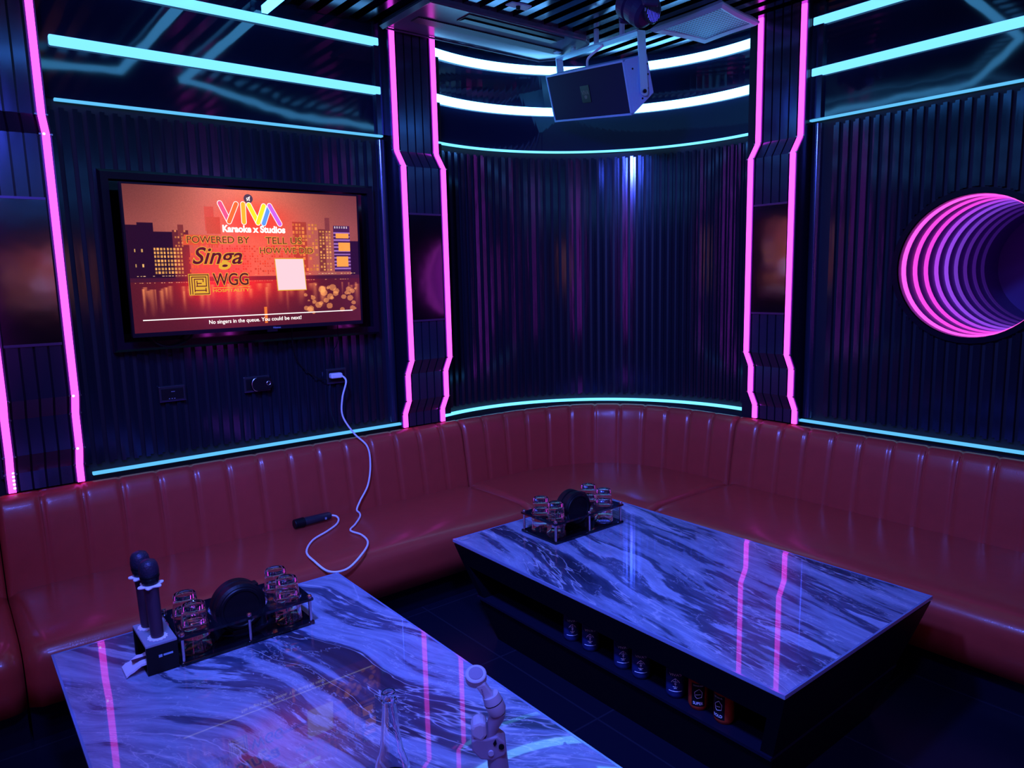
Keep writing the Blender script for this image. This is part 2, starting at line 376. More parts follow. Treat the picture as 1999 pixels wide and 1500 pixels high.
straight_neon('neon_light', rw, -.19, 2.57, 1.236, .025, .03, 'cyan_neon', 'thick cyan neon line above the round mirror, lower of the two', G1)
straight_neon('neon_light', rw, -.19, 2.57, 1.54, .025, .03, 'cyan_neon', 'thick cyan neon line above the round mirror, upper of the two', G1)
arc_neon('neon_light', 1.255, .027, .03, 'white_neon', 'curved bright white-cyan neon line passing behind the speaker, lower', G1)
arc_neon('neon_light', 1.558, .027, .03, 'white_neon', 'curved bright white-cyan neon line near the ceiling behind the speaker, upper', G1)
straight_neon('neon_light', lw, .60, 2.46, ZT, .006, .03, 'thin_neon', 'thin cyan neon line between ribs and black band above the television', G2)
straight_neon('neon_light', rw, -.19, 2.57, ZT, .006, .03, 'thin_neon', 'thin cyan neon line between ribs and black band above the round mirror', G2)
arc_neon('neon_light', ZT+.01, .006, .03, 'thin_bright', 'thin curved cyan neon line on top of the corner ribs', G2)
straight_neon('neon_light', lw, .59, 2.50, ZB, .008, .03, 'thin_neon', 'thin cyan neon line between sofa back and ribs under the television', G2)
straight_neon('neon_light', lw, -1.0, .16, ZB, .008, .03, 'thin_neon', 'thin cyan neon line at the far left edge above the sofa', G2)
straight_neon('neon_light', rw, -.19, 2.57, ZB, .008, .03, 'thin_neon', 'thin cyan neon line between sofa back and ribs under the round mirror', G2)
arc_neon('neon_light', ZB, .009, .03, 'thin_bright', 'thin curved cyan neon line above the corner sofa back', G2)
def ceil_neon(path, label):
    mb = MB(); w_ = .017
    for (x0, y0), (x1, y1) in zip(path[:-1], path[1:]):
        d = Vector((x1-x0, y1-y0)).normalized(); nrm = Vector((-d.y, d.x))*w_
        a = (x0-nrm.x, y0-nrm.y); b = (x0+nrm.x, y0+nrm.y); c = (x1+nrm.x+d.x*w_, y1+nrm.y+d.y*w_); e = (x1-nrm.x+d.x*w_, y1-nrm.y+d.y*w_)
        mb.hexa([(*a, 1.56), (*e, 1.56), (*c, 1.56), (*b, 1.56)], [(*a, 1.60), (*e, 1.60), (*c, 1.60), (*b, 1.60)])
    o = mb.build('ceiling_neon', 'bright_cyan', None, (*path[0], 1.60)); props(o, label, 'light', 'neon lines under the ceiling slats')
    h = MB()
    for (x, y) in ((path[0][0], path[0][1]-.1), (path[1][0], path[1][1]+.1)): h.box(x-.01, x+.01, y-.01, y+.01, 1.60, 1.645)
    h.pieces('hanger', 'steel_neon_tint', o)
ceil_neon([(1.71, 4.40), (1.71, 2.68), (2.9, 1.95), (4.3, 1.85)], 'cyan ceiling neon line meeting the wall above the television, right one')
ceil_neon([(1.30, 4.40), (1.30, 2.67), (-.3, 2.4)], 'cyan ceiling neon line meeting the wall above the television, left one')

# ---------------------------------------------------------------- pilasters
UPD, MID, LOW, BOT = .105, .185, .125, .065
PROF = [(UPD, ZC), (UPD, .85), (MID, .742), (MID, -.545), (LOW, -.645), (LOW, -.83), (BOT, -.93), (BOT, -1.024)]
def pilaster(f, a, b, label, dots=()):
    t = thing('pilaster', label, 'pilaster', f((a+b)/2, 0, -1.024), 'folded pilasters with pink light strips')
    e = .004
    pts = PROF
    mb = MB(); poly = [(0.0, ZC)]+[(d-.012, z) for d, z in pts]+[(0.0, -1.024)]
    mb.prism([f(a, d, z) for d, z in poly], [f(b, d, z) for d, z in poly]).build('core', 'dark_frame', t)
    sw = .038; s0, s1 = a+sw+.012, b-sw-.012; pw = (s1-s0)/4
    def seg(i0, z0=None, z1=None, m='plank_metal', full=False, name='plank_panel', off=.0):
        (d0, za), (d1, zb) = pts[i0], pts[i0+1]; z0 = za if z0 is None else z0; z1 = zb if z1 is None else z1
        g = lambda z: d0+(d1-d0)*(za-z)/(za-zb)
        mb = MB()
        for k in range(1 if full else 4):
            p, q = (s0, s1) if full else (s0+k*pw+.005, s0+(k+1)*pw-.005)
            A, B = g(z0), g(z1)
            mb.hexa([f(p, A-.012, z0), f(q, A-.012, z0), f(q, A+off, z0), f(p, A+off, z0)], [f(p, B-.012, z1), f(q, B-.012, z1), f(q, B+off, z1), f(p, B+off, z1)])
        mb.build(name, m, t)
    seg(0); seg(1); seg(2, z1=.44); seg(2, z0=.43, z1=-.27, m='mirror_dark', full=True, name='mirror_panel', off=.002); seg(2, z0=-.28); seg(3); seg(4); seg(5); seg(6)
    # raised rails around the mirror panel
    mb = MB()
    for z in (.436, -.276): slabf(f, s0, s1, MID-.01, MID+.008, z-.006, z+.006, mb)
    mb.pieces('rail', 'channel_metal', t)
    for (p, q) in ((a, a+sw), (b-sw, b)):
        ch = MB(); ls = MB(); o_ = [(d-.012, z) for d, z in pts]
        top = [(d+.004, z) for d, z in pts]; lit = [(d+.016, z) for d, z in pts]
        for (lo, hi, x0, x1, M_) in ((o_, top, p-.006, q+.006, ch), (top, lit, p+.003, q-.003, ls)):
            rows = [[f(x0, l[0], l[1]), f(x1, l[0], l[1]), f(x1, h_[0], h_[1]), f(x0, h_[0], h_[1])] for l, h_ in zip(lo, hi)]
            M_.grid(rows, True, True)
        c = ch.build('channel', 'channel_metal', t); ls.build('light_strip', 'pink_neon', t, label='glowing pink light strip')
        jb = MB()
        for d, z in pts[1:-1]: slabf(f, p-.010, q+.010, d-.005, d+.012, z-.004, z+.004, jb)
        jb.pieces('clip', 'steel', t)
    if dots:
        db = MB()
        for s, d, z in dots: db.lathe([(0, -.006), (.005, -.004), (.006, 0), (.005, .004), (0, .006)], f(s, d, z), n=10)
        db.pieces('exposed_diode', 'white_dot', t, smooth=True)
    return t
pilaster(lw, .205, .548, 'dark pilaster with two pink light strips left of the television', [(.235, BOT+.02, -1.0+.02*i) for i in range(7)]+[(.52, MID+.02, .742), (.52, MID+.02, -.545), (.52, LOW+.02, -.83)])
pilaster(lw, 2.50, 2.848, 'dark pilaster with two pink light strips between television and curved corner')
pilaster(rw, 2.573, 2.915, 'dark pilaster with two pink light strips between curved corner and round mirror')
pilaster(rw, -.55, -.21, 'dark pilaster with pink light strips on the right wall beyond the round mirror')
# quarter round trims where ribs meet the pilasters
def qround(f, s, r, z0, z1, name):
    mb = MB(); rows = []
    for i in range(9):
        a = PI*i/8; rows.append([f(s+math.cos(a)*r, math.sin(a)*r, z) for z in (z0, z1)])
    mb.grid(rows)
    struct(mb.build(name, 'mirror_dark' if False else 'plank_metal', None, f(s, 0, z0), smooth=True))
qround(lw, 2.462, .035, ZB+.02, ZT-.02, 'trim_1')
qround(rw, 2.535, .035, ZB+.02, ZT-.02, 'trim_2')
struct(slabf(lw, 2.425, 2.50, 0, .045, ZT+.01, ZC, MB()).build('trim_3', 'plank_metal', None, lw(2.46, 0, ZT)))
struct(slabf(rw, 2.50, 2.573, 0, .045, ZT+.01, ZC, MB()).build('trim_4', 'plank_metal', None, rw(2.53, 0, ZT)))

# ---------------------------------------------------------------- round infinity mirror on the right wall
t = thing('infinity_mirror', 'round tunnel mirror with receding reflections of a magenta light ring on the right wall', 'mirror', (XR, RC[0], RC[1]-RR))
def disc_pts(r, x, n=64): return [(x, RC[0]+r*math.cos(2*PI*k/n), RC[1]+r*math.sin(2*PI*k/n)) for k in range(n)]
# cut the wall open behind the mirror: boolean
cut = MB().prism(disc_pts(RR, XR-.1), disc_pts(RR, XR+.3))
cutme = None
mb = MB(); mb.grid([disc_pts(RR-.004, XR-.030), disc_pts(RR+.028, XR-.030), disc_pts(RR+.028, XR+.0), disc_pts(RR-.004, XR+.0)], True)
mb.build('rim', 'dark_frame', t, label='black round rim', smooth=False)
mat('tunnel_wall', (0.09, 0.05, 0.26), 0.4, 0.0)
mb = MB(); mb.grid([disc_pts(RR-.004, XR-.01), disc_pts(RR-.004, XR+1.6)], True); mb.add(disc_pts(RR-.004, XR+1.6), [tuple(range(64))])
mb.build('tunnel', 'tunnel_wall', t, smooth=True)
for i in range(9):  # rings behind the first glow in place of the mirror's reflections
    k = 0.66**i; mname = 'ring_glow_%d' % i
    mat(mname, (0.02, 0.01, 0.03), 0.5, emit=[(1.5, .13, .95), (1.2, .075, .85), (.95, .06, .82), (.46, .06, .86), (.29, .06, .80), (.15, .035, .50), (.065, .012, .24), (.035, .006, .15), (.02, .004, .10)][i], es=1.0)
    mb = MB(); xx = XR+.025+.155*i
    for a, b in ((0, .019), (.024, .043)):
        mb.grid([disc_pts(RR-.006, xx+a), disc_pts(RR-.014, xx+a), disc_pts(RR-.014, xx+b), disc_pts(RR-.006, xx+b)], True)
    mb.build('ring_or_reflection', mname, t, label='reflected magenta ring, number %d into the tunnel' % (i+1) if i else 'brightest magenta light ring at the front')
# open the wall slab for the tunnel
bm = bmesh.new(); 
me = bpy.data.meshes.new('cutter'); me.from_pydata([tuple(wp(*v)) for v in cut.v], [], cut.f); bm.free()
co = bpy.data.objects.new('cutter', me); C.objects.link(co)
bo = wr.modifiers.new('hole', 'BOOLEAN'); bo.object = co; bo.operation = 'DIFFERENCE'; bo.solver = 'EXACT'
dg = bpy.context.evaluated_depsgraph_get(); dg.update()
newme = bpy.data.meshes.new_from_object(wr.evaluated_get(dg)); wr.modifiers.clear(); wr.data = newme
bpy.data.objects.remove(co)

# ================================================================ SOFA
def se(th, a, b, n): c, s = math.cos(th), math.sin(th); return (2.955+a*abs(c)**(2/n), 3.014+b*abs(s)**(2/n))
class Run:       # maps a run parameter to wall point and front point of the sofa
    def __init__(s, kind, t0, t1): s.kind, s.t0, s.t1 = kind, t0, t1
    def frame(s, u):
        t = s.t0+(s.t1-s.t0)*u
        if s.kind == 'L': W, F = (t, YL-.012), (t, 3.505)
        elif s.kind == 'R': W, F = (XR-.012, t), (3.455, t)
        else:
            th = math.radians(90-90*u); q = 0.5
            W = se(th, 1.59, 1.435, 3.13); F = se(th, .53, .53, 3.0)
        W = Vector(W); F = Vector(F); d = F-W; return W, d.normalized(), d.length
    def length(s):
        L = 0; p = None
        for i in range(81):
            W, n, D = s.frame(i/80); q = W+n*.15
            if p is not None: L += (q-p).length
            p = q
        return L
# evenly spaced parameter for the corner
def corner_param(run):
    us = [i/400 for i in range(401)]; cum = [0]
    pts = []
    for u in us:
        W, n, D = run.frame(u); pts.append(W+n*.15)
    for i in range(1, 401): cum.append(cum[-1]+(pts[i]-pts[i-1]).length)
    tot = cum[-1]
    return lambda k: float(np.interp(k*tot, cum, us))
def sofa(kind, t0, t1, nch, O, label, ends=(1, 1)):
    run = Run(kind, t0, t1); cp = corner_param(run) if kind == 'C' else (lambda k: k)
    L = run.length(); T = thing('sofa_section', label, 'sofa', O, 'red leather wall sofa sections')
    # backrest: nch vertical channels
    bp = [(.0, -1.062), (.03, -1.040), (.06, -1.030), (.09, -1.034), (.115, -1.052), (.135, -1.085), (.15, -1.15), (.165, -1.24), (.18, -1.33), (.195, -1.43), (.205, -1.52), (.205, -1.56), (0, -1.56)]
    rows = []; per = 12; K = nch*per
    for i in range(K+1):
        k = i/K; fr = (i % per)/per; edge = min(k, 1-k)*L
        g = min(fr, 1-fr)*2; puff = 1-(1-min(1, g*3.2))**3
        if i in (0, K): puff = -.6
        W, n, D = run.frame(cp(k)); row = []
        for j, (d, z) in enumerate(bp):
            wgt = 1.0 if 2 <= j <= 10 else .3
            fade = 1.0-.55*max(0, (-1.1-z)/.42)
            dd = d+(puff-1)*.018*wgt*fade; zz = z+((puff-1)*.006 if j < 6 else 0)
            p = W+n*max(dd, 0) if j < 12 else W
            row.append((p.x, p.y, zz))
        rows.append(row)
    mb = MB(); mb.grid(rows, True, True); o = mb.build('backrest', 'leather', T, smooth=True)
    # seam piping between channels
    mb = MB()
    for c in range(1, nch):
        W, n, D = run.frame(cp(c/nch)); tan = Vector((-n.y, n.x))*.0035
        pth = [((W+n*(d-.012))[0]+0, (W+n*(d-.012))[1], z-.006) for d, z in bp[4:10]]
        mb.tube(pth, .0022, 5)
    mb.pieces('seam', 'leather', T, smooth=True)
    # seat cushion
    K = 60; rows = []; back = []
    for i in range(K+1):
        k = i/K; W, n, D = run.frame(cp(k)); e = min(k if ends[0] else 1, (1-k) if ends[1] else 1)*L
        ed = max(0, 1-e/.06); dz = -.028*ed**2.2; df = -.035*ed**2.2
        prof = [(.10, -1.50), (.22, -1.492), (.40, -1.482), (.60, -1.482), (D-.16, -1.486), (D-.10, -1.492), (D-.055, -1.505), (D-.022, -1.527), (D-.006, -1.558), (D-.002, -1.60), (D-.004, -1.66), (D-.012, -1.77), (.10, -1.77)]
        row = []
        for j, (d, z) in enumerate(prof):
            dd = d+(df if 5 <= j <= 11 else 0); zz = z+(dz if j < 9 else 0)
            p = W+n*dd; row.append((p.x, p.y, zz))
        rows.append(row)
    mb = MB(); mb.grid(rows, True, True); mb.build('seat', 'leather', T, smooth=True)
    # dark plinth, raised to blacken the sofa front where table shade falls
    for name, m, d0, z0, z1 in (('plinth', 'dark_frame', .09, -1.77, ZF),):
        rows = []
        for i in range(41):
            k = .003/L+(1-.006/L)*i/40; W, n, D = run.frame(cp(k)); a = W+n*(D-d0); b = W+n*.02
            rows.append([(a.x, a.y, z0), (a.x, a.y, z1), (b.x, b.y, z1), (b.x, b.y, z0)])
        mb = MB(); mb.grid(rows, True, True); mb.build(name, m, T)
    return T
sofa('L', -1.30, .14, 7, (-.6, 4.0, ZF), 'red leather sofa section at the far left edge, left of the microphones')
sofa('L', .145, 2.95, 15, (1.5, 4.0, ZF), 'long red leather sofa section under the television')
sofa('C', 0, 1, 12, (4.0, 3.9, ZF), 'curved red leather corner sofa section behind the far table')
sofa('R', 3.01, .10, 16, (4.0, 1.5, ZF), 'long red leather sofa section under the round mirror')

# ================================================================ TABLES
ZTAB = -1.385
def table(x0, x1, y0, y1, marb, label, shelf_side=True):
    T = thing('low_table', label, 'table', ((x0+x1)/2, (y0+y1)/2, ZF), 'marble topped lounge tables')
    MB().box(x0+.008, x1-.008, y0+.008, y1-.008, ZTAB-.022, ZTAB).build('tabletop', marb, T)
    mb = MB(); z0, z1 = ZTAB-.014, ZTAB+.0008
    mb.box(x0, x0+.008, y0, y1, z0, z1); mb.box(x1-.008, x1, y0, y1, z0, z1); mb.box(x0+.008, x1-.008, y0, y0+.008, z0, z1); mb.box(x0+.008, x1-.008, y1-.008, y1, z0, z1)
    mb.build('edge_band', 'glass_edge', T, label='shiny polished rim of the top')
    f = lambda z: .16*(ZTAB-.024-z)/(1.95+ZTAB-.024)+.004     # inset at height z
    def rect(z, g=0): i = f(z)+g; return [(x0+i, y0+i, z), (x1-i, y0+i, z), (x1-i, y1-i, z), (x0+i, y1-i, z)]
    zs = -1.712; za = -1.522
    MB().hexa(rect(za), rect(ZTAB-.024)).build('apron', 'table_body', T)
    MB().hexa(rect(ZF), rect(zs)).build('plinth', 'table_body', T)
    # shelf board
    i = f(zs); MB().box(x0+i-.012, x1-i+.004, y0+i, y1-i, zs, zs+.012).build('shelf', 'table_shelf', T)
    i2 = f(za); g = .55
    # back panel and ends closing the niche, which opens on the long side facing the camera's left
    MB().hexa([(x0+g, y0+i, zs+.012), (x1-i, y0+i, zs+.012), (x1-i, y1-i, zs+.012), (x0+g, y1-i, zs+.012)], [(x0+g, y0+i2, za), (x1-i2, y0+i2, za), (x1-i2, y1-i2, za), (x0+g, y1-i2, za)]).build('cabinet_core', 'table_body', T)
    for (ya, yb, sg) in ((y0, y0+.05, 1), (y1, y1-.05, -1)):
        MB().hexa([(x0+i, ya+sg*i, zs+.012), (x0+g, ya+sg*i, zs+.012), (x0+g, yb+sg*i, zs+.012), (x0+i, yb+sg*i, zs+.012)],
                  [(x0+i2, ya+sg*i2, za), (x0+g, ya+sg*i2, za), (x0+g, yb+sg*i2, za), (x0+i2, yb+sg*i2, za)]).build('end_panel', 'table_body', T)
    return T
table(.215, 1.393, 1.10, 3.143, 'marble_near', 'marble topped black table nearest the camera with bottle and microphones')
T2 = table(2.06, 3.205, 1.19, 3.143, 'marble_far', 'marble topped black table in front of the sofa corner with drinks cans on its shelf')
MB().box(2.08, 2.135, 3.085, 3.12, ZTAB+.001, ZTAB+.003).build('sticker', 'plate_grey', T2, label='small pale sticker at the corner')

# ---------------------------------------------------------------- drinks cans on the shelf
def seg_logo(mb, segs, cy, h, r, wl_, rad, ang0):
    for (a, b) in segs:      # strokes in can label coordinates (u around, v up) wrapped on the can
        n = 4; pts = []
        for i in range(n+1):
            u = a[0]+(b[0]-a[0])*i/n; v = a[1]+(b[1]-a[1])*i/n; th = ang0-u/r
            pts.append((r*math.cos(th), r*math.sin(th), v))
        mb.tube(pts, rad, 4)
def wrapped_text(txt, x0, x1, z0, z1, r, ang0, bold=.01):
    vs, fs = text_mesh(txt, bold); out = []
    for u, v in vs:
        s = x0+(x1-x0)*u; th = ang0+s/r; out.append((r*math.cos(th), r*math.sin(th), z0+(z1-z0)*v))
    return out, fs
def can(body, kind, ang):
    T = thing('drink_can', '', 'can', (0, 0, ZF), local=True)
    r, h = .039, .140
    MB().lathe([(.0, .004), (.024, .004), (.029, 0), (.036, .010), (r, .018), (r, h-.020), (.031, h-.004), (.030, h)], n=28).build('body', body, T, smooth=True)
    MB().lathe([(.030, h-.002), (.031, h+.001), (.028, h+.001), (.027, h-.004), (0, h-.004)], n=28).build('lid', 'can_steel', T, smooth=True)
    pr = MB()
    if kind == 0:
        vs, fs = wrapped_text("VIVA'S", -.026, .026, .102, .113, r+.0006, ang); pr.add(vs, fs)
        segs = [((0, .052), (0, .092)), ((0, .092), (-.014, .080)), ((0, .092), (.014, .080)), ((-.008, .086), (-.017, .074)), ((.008, .086), (.017, .074)), ((-.009, .078), (.009, .078)), ((-.010, .056), (.010, .056)), ((-.006, .050), (.006, .050)), ((-.004, .066), (.004, .072)), ((.004, .066), (-.004, .072)), ((-.028, .036), (.028, .036))]
        seg_logo(pr, segs, 0, 0, r+.0004, 0, .0011, ang)
    else:
        lb = MB(); rows = []
        for i in range(13):
            th = ang+(-.026+.052*i/12)/r; rows.append([((r+.0006)*math.cos(th), (r+.0006)*math.sin(th), z) for z in (.022, .118)])
        lb.grid(rows).build('label', 'can_black', T, label='black front label')
        for txt, z0, z1, a_, b_ in ((('SUPER', .030, .042, -.020, .020), ('ORANGE SODA', .106, .112, -.020, .020)) if kind == 1 else (('BOLD', .030, .042, -.020, .018), ('SODA', .106, .112, -.018, .018))):
            vs, fs = wrapped_text(txt, a_, b_, z0, z1, r+.0012, ang); pr.add(vs, fs)
        segs = [((-.014, .062), (-.016, .082)), ((-.016, .082), (-.004, .096)), ((-.004, .096), (.008, .086)), ((.008, .086), (.014, .080)), ((.014, .080), (.012, .064)), ((.012, .064), (.004, .056)), ((.004, .056), (-.014, .062)), ((-.010, .074), (.010, .070))]
        seg_logo(pr, segs, 0, 0, r+.0010, 0, .0010, ang)
    pr.build('print', 'can_print', T, label='pale printed writing and emblem')
    return T
ys = [2.37, 2.245, 2.045, 1.94, 1.755, 1.63, 1.52]
names = ['navy drinks can on the table shelf, farthest of the row', 'navy drinks can on the table shelf, second from the far end', 'navy drinks can on the table shelf, middle of the row, farther of the middle pair', 'navy drinks can on the table shelf, nearer of the middle pair', 'navy drinks can standing next to the red cans']
base = can('can_navy', 0, PI+.75)
for i, y in enumerate(ys[:5]):
    c = base if i == 0 else copy_tree(base)
    c.location = wp(2.205, y, -1.700); c.rotation_euler = (0, 0, [.15, .0, .05, -.05, -.1][i]); c['label'] = names[i]; c['group'] = 'navy drinks cans on the shelf under the far table'
for i, (y, k, a) in enumerate(((1.645, 1, PI+.62), (1.525, 2, PI+.0))):
    c = can('can_red', k, a); c.location = wp(2.208, y, -1.700)
    c['label'] = ['red drinks can with black outline label beside the navy cans', 'red drinks can turned away, nearest end of the shelf row'][i]; c['group'] = 'red drinks cans on the shelf under the far table'

# ---------------------------------------------------------------- glass caddies
CW, CD = .49, .258
def flat_with_holes(name, m, parent, outline, holes, z, th):
    cu = bpy.data.curves.new('c', 'CURVE'); cu.dimensions = '2D'; cu.fill_mode = 'BOTH'; cu.extrude = th/2*U
    def sp(pts):
        s = cu.splines.new('POLY'); s.points.add(len(pts)-1); s.use_cyclic_u = True
        for p, q in zip(s.points, pts): p.co = (q[0]*U, q[1]*U, 0, 1)
    sp(outline)
    for cx, cy, r in holes: sp([(cx+r*math.cos(2*PI*k/28), cy+r*math.sin(2*PI*k/28)) for k in range(28)])
    o = bpy.data.objects.new('c', cu); C.objects.link(o); dg = bpy.context.evaluated_depsgraph_get(); dg.update()
    me = bpy.data.meshes.new_from_object(o.evaluated_get(dg)); bpy.data.objects.remove(o)
    for v in me.vertices: v.co.z += (z+th/2)*U
    me.name = name; me.materials.clear(); me.materials.append(MT[m]); ob = bpy.data.objects.new(name, me); C.objects.link(ob); ob.parent = parent; return ob
def caddy():
    T = thing('glass_caddy', '', 'caddy', (0, 0, ZTAB), local=True)
    gs = [(.065, .068), (.065, .190), (.425, .068), (.425, .190)]
    MB().box(-.012, CW+.012, -.012, CD+.012, .003, .015).build('base_plate', 'acrylic', T, bevel=.002)
    ol = [(-.012, -.012), (CW+.012, -.012), (CW+.012, CD+.012), (-.012, CD+.012)]
    flat_with_holes('top_plate', 'acrylic', T, ol, [(x, y, .0555) for x, y in gs]+[(.245, CD/2, .112)], .103, .010)
    for x, y in ((0, 0), (CW, 0), (CW, CD), (0, CD), (CW/2, 0), (CW/2, CD)):
        MB().lathe([(0, .0), (.009, .001), (.009, .004), (.0065, .005), (.0065, .112), (.010, .113), (.011, .119), (.008, .125), (0, .126)], (x, y, 0), n=14).build('post', 'steel', T, smooth=True, label='steel standoff post')
    return T
def round_case():
    T = thing('round_case', '', 'case', (0, 0, ZTAB), local=True)
    r = .098; c = (0, 0, .016+r)
    MB().lathe([(0, -.046), (r-.010, -.046), (r, -.038), (r, -.006), (r-.006, -.003), (r-.006, .003), (r, .006), (r, .038), (r-.010, .046), (0, .046)], c, (0, 1, 0), n=48).build('body', 'case_black', T, smooth=False)
    MB().lathe([(r-.030, -.046), (r-.026, -.050), (r-.018, -.050), (r-.014, -.046)], c, (0, 1, 0), n=48, closed=True).build('rim_ring', 'case_black', T, smooth=True)
    MB().box(-.040, .040, -.052, .052, .0155, .030).build('foot', 'case_black', T)
    MB().box(.062, .080, -.02, .02, .175, .190).build('latch', 'case_black', T, bevel=.003)
    return T
def glass_proto():
    # tumbler standing upside down on its rim; closed wall with heavy base on top
    r0, r1, h = .053, .0415, .122
    prof = [(r0, 0), (r0-.0035, h*.3), (r0-.007, h*.6), (r1+.001, h-.012), (r1, h-.004), (r1-.004, h), (r1-.010, h), (r1-.014, h-.004), (0, h-.005), (0, h-.020), (r1-.009, h-.020), (r1-.004, h-.026), (r1-.002, h-.034), (r0-.0095, h*.6), (r0-.006, h*.3), (r0-.003, .0), (r0-.0015, -.0015)]
    return MB().lathe(prof, n=40, closed=True)
gm = glass_proto()
g0 = gm.build('drinking_glass', 'glass', None, (0, 0, ZTAB), smooth=True)
g0.data.name = 'drinking_glass'
for vtx in g0.data.vertices: vtx.co.z += -ZTAB*0
# the tumbler was authored around the origin: shift the mesh so that its rim sits at the object's origin
dz = min(v.co.z for v in g0.data.vertices)
for v in g0.data.vertices: v.co.z -= dz
first = [True]
def place_glass(x, y, z, label, group):
    o = g0 if first[0] else g0.copy()
    if not first[0]: C.objects.link(o)
    first[0] = False; o.location = wp(x, y, z); o.rotation_euler = (0, 0, random.random()*6); props(o, label, 'glass', group)
cad = caddy(); cas = round_case()
for i, (ox, oy, tname) in enumerate(((.588, 2.722, 'near table beside the microphones'), (2.420, 2.715, 'far table'))):
    c = cad if i == 0 else copy_tree(cad); c.location = wp(ox, oy, ZTAB); props(c, 'black acrylic tumbler caddy with steel posts on the '+tname, None, 'glass caddies on the tables'); c['category'] = 'caddy'
    k = cas if i == 0 else copy_tree(cas); k.location = wp(ox+CW/2, oy+CD/2, ZTAB); props(k, 'round black case in the middle of the caddy on the '+('near table' if i == 0 else 'far table'), None, 'round black cases in the caddies')
    for (gx, gy), nm in (((.065, .068), 'front left'), ((.065, .190), 'back left'), ((.425, .068), 'front right'), ((.425, .190), 'back right')):
        for lv, ln in ((0, 'lower'), (1, 'upper')):
            place_glass(ox+gx, oy+gy, ZTAB+.017+lv*.056, '%s tumbler of the %s stack in the caddy on the %s' % (ln, nm, 'near table' if i == 0 else 'far table'), 'upturned tumblers in the caddies')

# ---------------------------------------------------------------- microphone stand and microphones
t = thing('microphone_stand', 'small black box with two holes holding microphones on the near table', 'stand', (.52, 2.77, ZTAB))
x0, x1, y0, y1, z0, z1 = .466, .572, 2.722, 2.935, ZTAB+.001, -1.280
MB().box(x0, x1, y0, y1, z1, z1+.010).build('top_plate', 'plate_grey', t, bevel=.002, label='grey top plate')
mb = MB(); mb.box(x0, x1, y0, y0+.010, z0, z1); mb.box(x0, x1, y1-.010, y1, z0, z1); mb.box(x1-.010, x1, y0+.01, y1-.01, z0, z1); mb.box(x0, x1, y0+.01, y1-.01, z0, z0+.006)
mb.build('housing', 'case_black', t)
mb = MB(); mb.box(x0+.040, x0+.052, y0-.001, y0+.002, z1-.045, z1-.035); mb.box(x0+.056, x0+.088, y0-.001, y0+.002, z1-.043, z1-.036)
mb.pieces('slot', 'steel_neon_tint', t, label='small bright slots in the front')
def scallop(mb, c, r, amp, n, z0, z1, ph=0):
    p = [(c[0]+(r+amp*math.cos(n*2*PI*k/60+ph))*math.cos(2*PI*k/60), c[1]+(r+amp*math.cos(n*2*PI*k/60+ph))*math.sin(2*PI*k/60)) for k in range(60)]
    mb.prism([(x, y, z0) for x, y in p], [(x, y, z1) for x, y in p]); return mb
mb = MB()
for c in ((.517, 2.768), (.508, 2.882)): scallop(mb, c, .033, .0025, 14, z1+.010, z1+.016)
mb.pieces('holder_ring', 'white_rubber', t, bevel=.002, label='white scalloped rings around the holes')
def microphone(x, y, label, tilt):
    t = thing('microphone', label, 'microphone', (x, y, z1+.019), 'microphones in the stand', local=True, rot=tilt)
    MB().lathe([(0, .0), (.021, .0), (.022, .01), (.023, .06), (.024, .15), (.026, .185), (.025, .205), (.0, .205)], n=26).build('handle', 'mic_body', t, smooth=True)
    MB().lathe([(0, .203), (.026, .203), (.029, .210), (.031, .222), (.033, .228), (.033, .235), (.030, .237), (0, .237)], n=28).build('collar', 'case_black', t, smooth=False)
    MB().lathe([(.030, .235), (.033, .240), (.0335, .255), (.031, .274), (.024, .287), (.011, .293), (0, .294)], n=30).build('grille', 'mic_mesh', t, smooth=True)
    scallop(MB(), (0, 0), .038, .007, 6, .192, .201, .6).build('anti_roll_ring', 'white_rubber', t, bevel=.004, label='white wavy rubber ring')
    return t
microphone(.517, 2.768, 'dark handheld microphone in the stand, front one nearer the camera', (0.0, -.03, .2))
microphone(.508, 2.882, 'dark handheld microphone in the stand, back one partly hidden', (0.0, -.03, .9))
# sachet sticking out of the stand
mb = MB(); rows = []
for i in range(9):
    s = i/8; x = .402+.105*s; z = ZTAB+.006+.030*math.sin(min(1, s*1.3)*PI*.5); crinkle = .003*math.sin(i*2.1)
    rows.append([(x, 2.755+crinkle, z-.002), (x, 2.835, z+.004+crinkle), (x, 2.835, z+.008+crinkle), (x, 2.755+crinkle, z+.006)])
mb.grid(rows, True, True); o = mb.build('wipe_sachet', 'paper_white', None, (.43, 2.73, ZTAB), smooth=True); props(o, 'shiny white paper sachet poking out of the microphone stand', 'sachet')
MB().box(.43, .49, 2.785, 2.805, ZTAB+.041, ZTAB+.043).build('stripe', 'mic_body', o, label='dark stripe on the sachet')

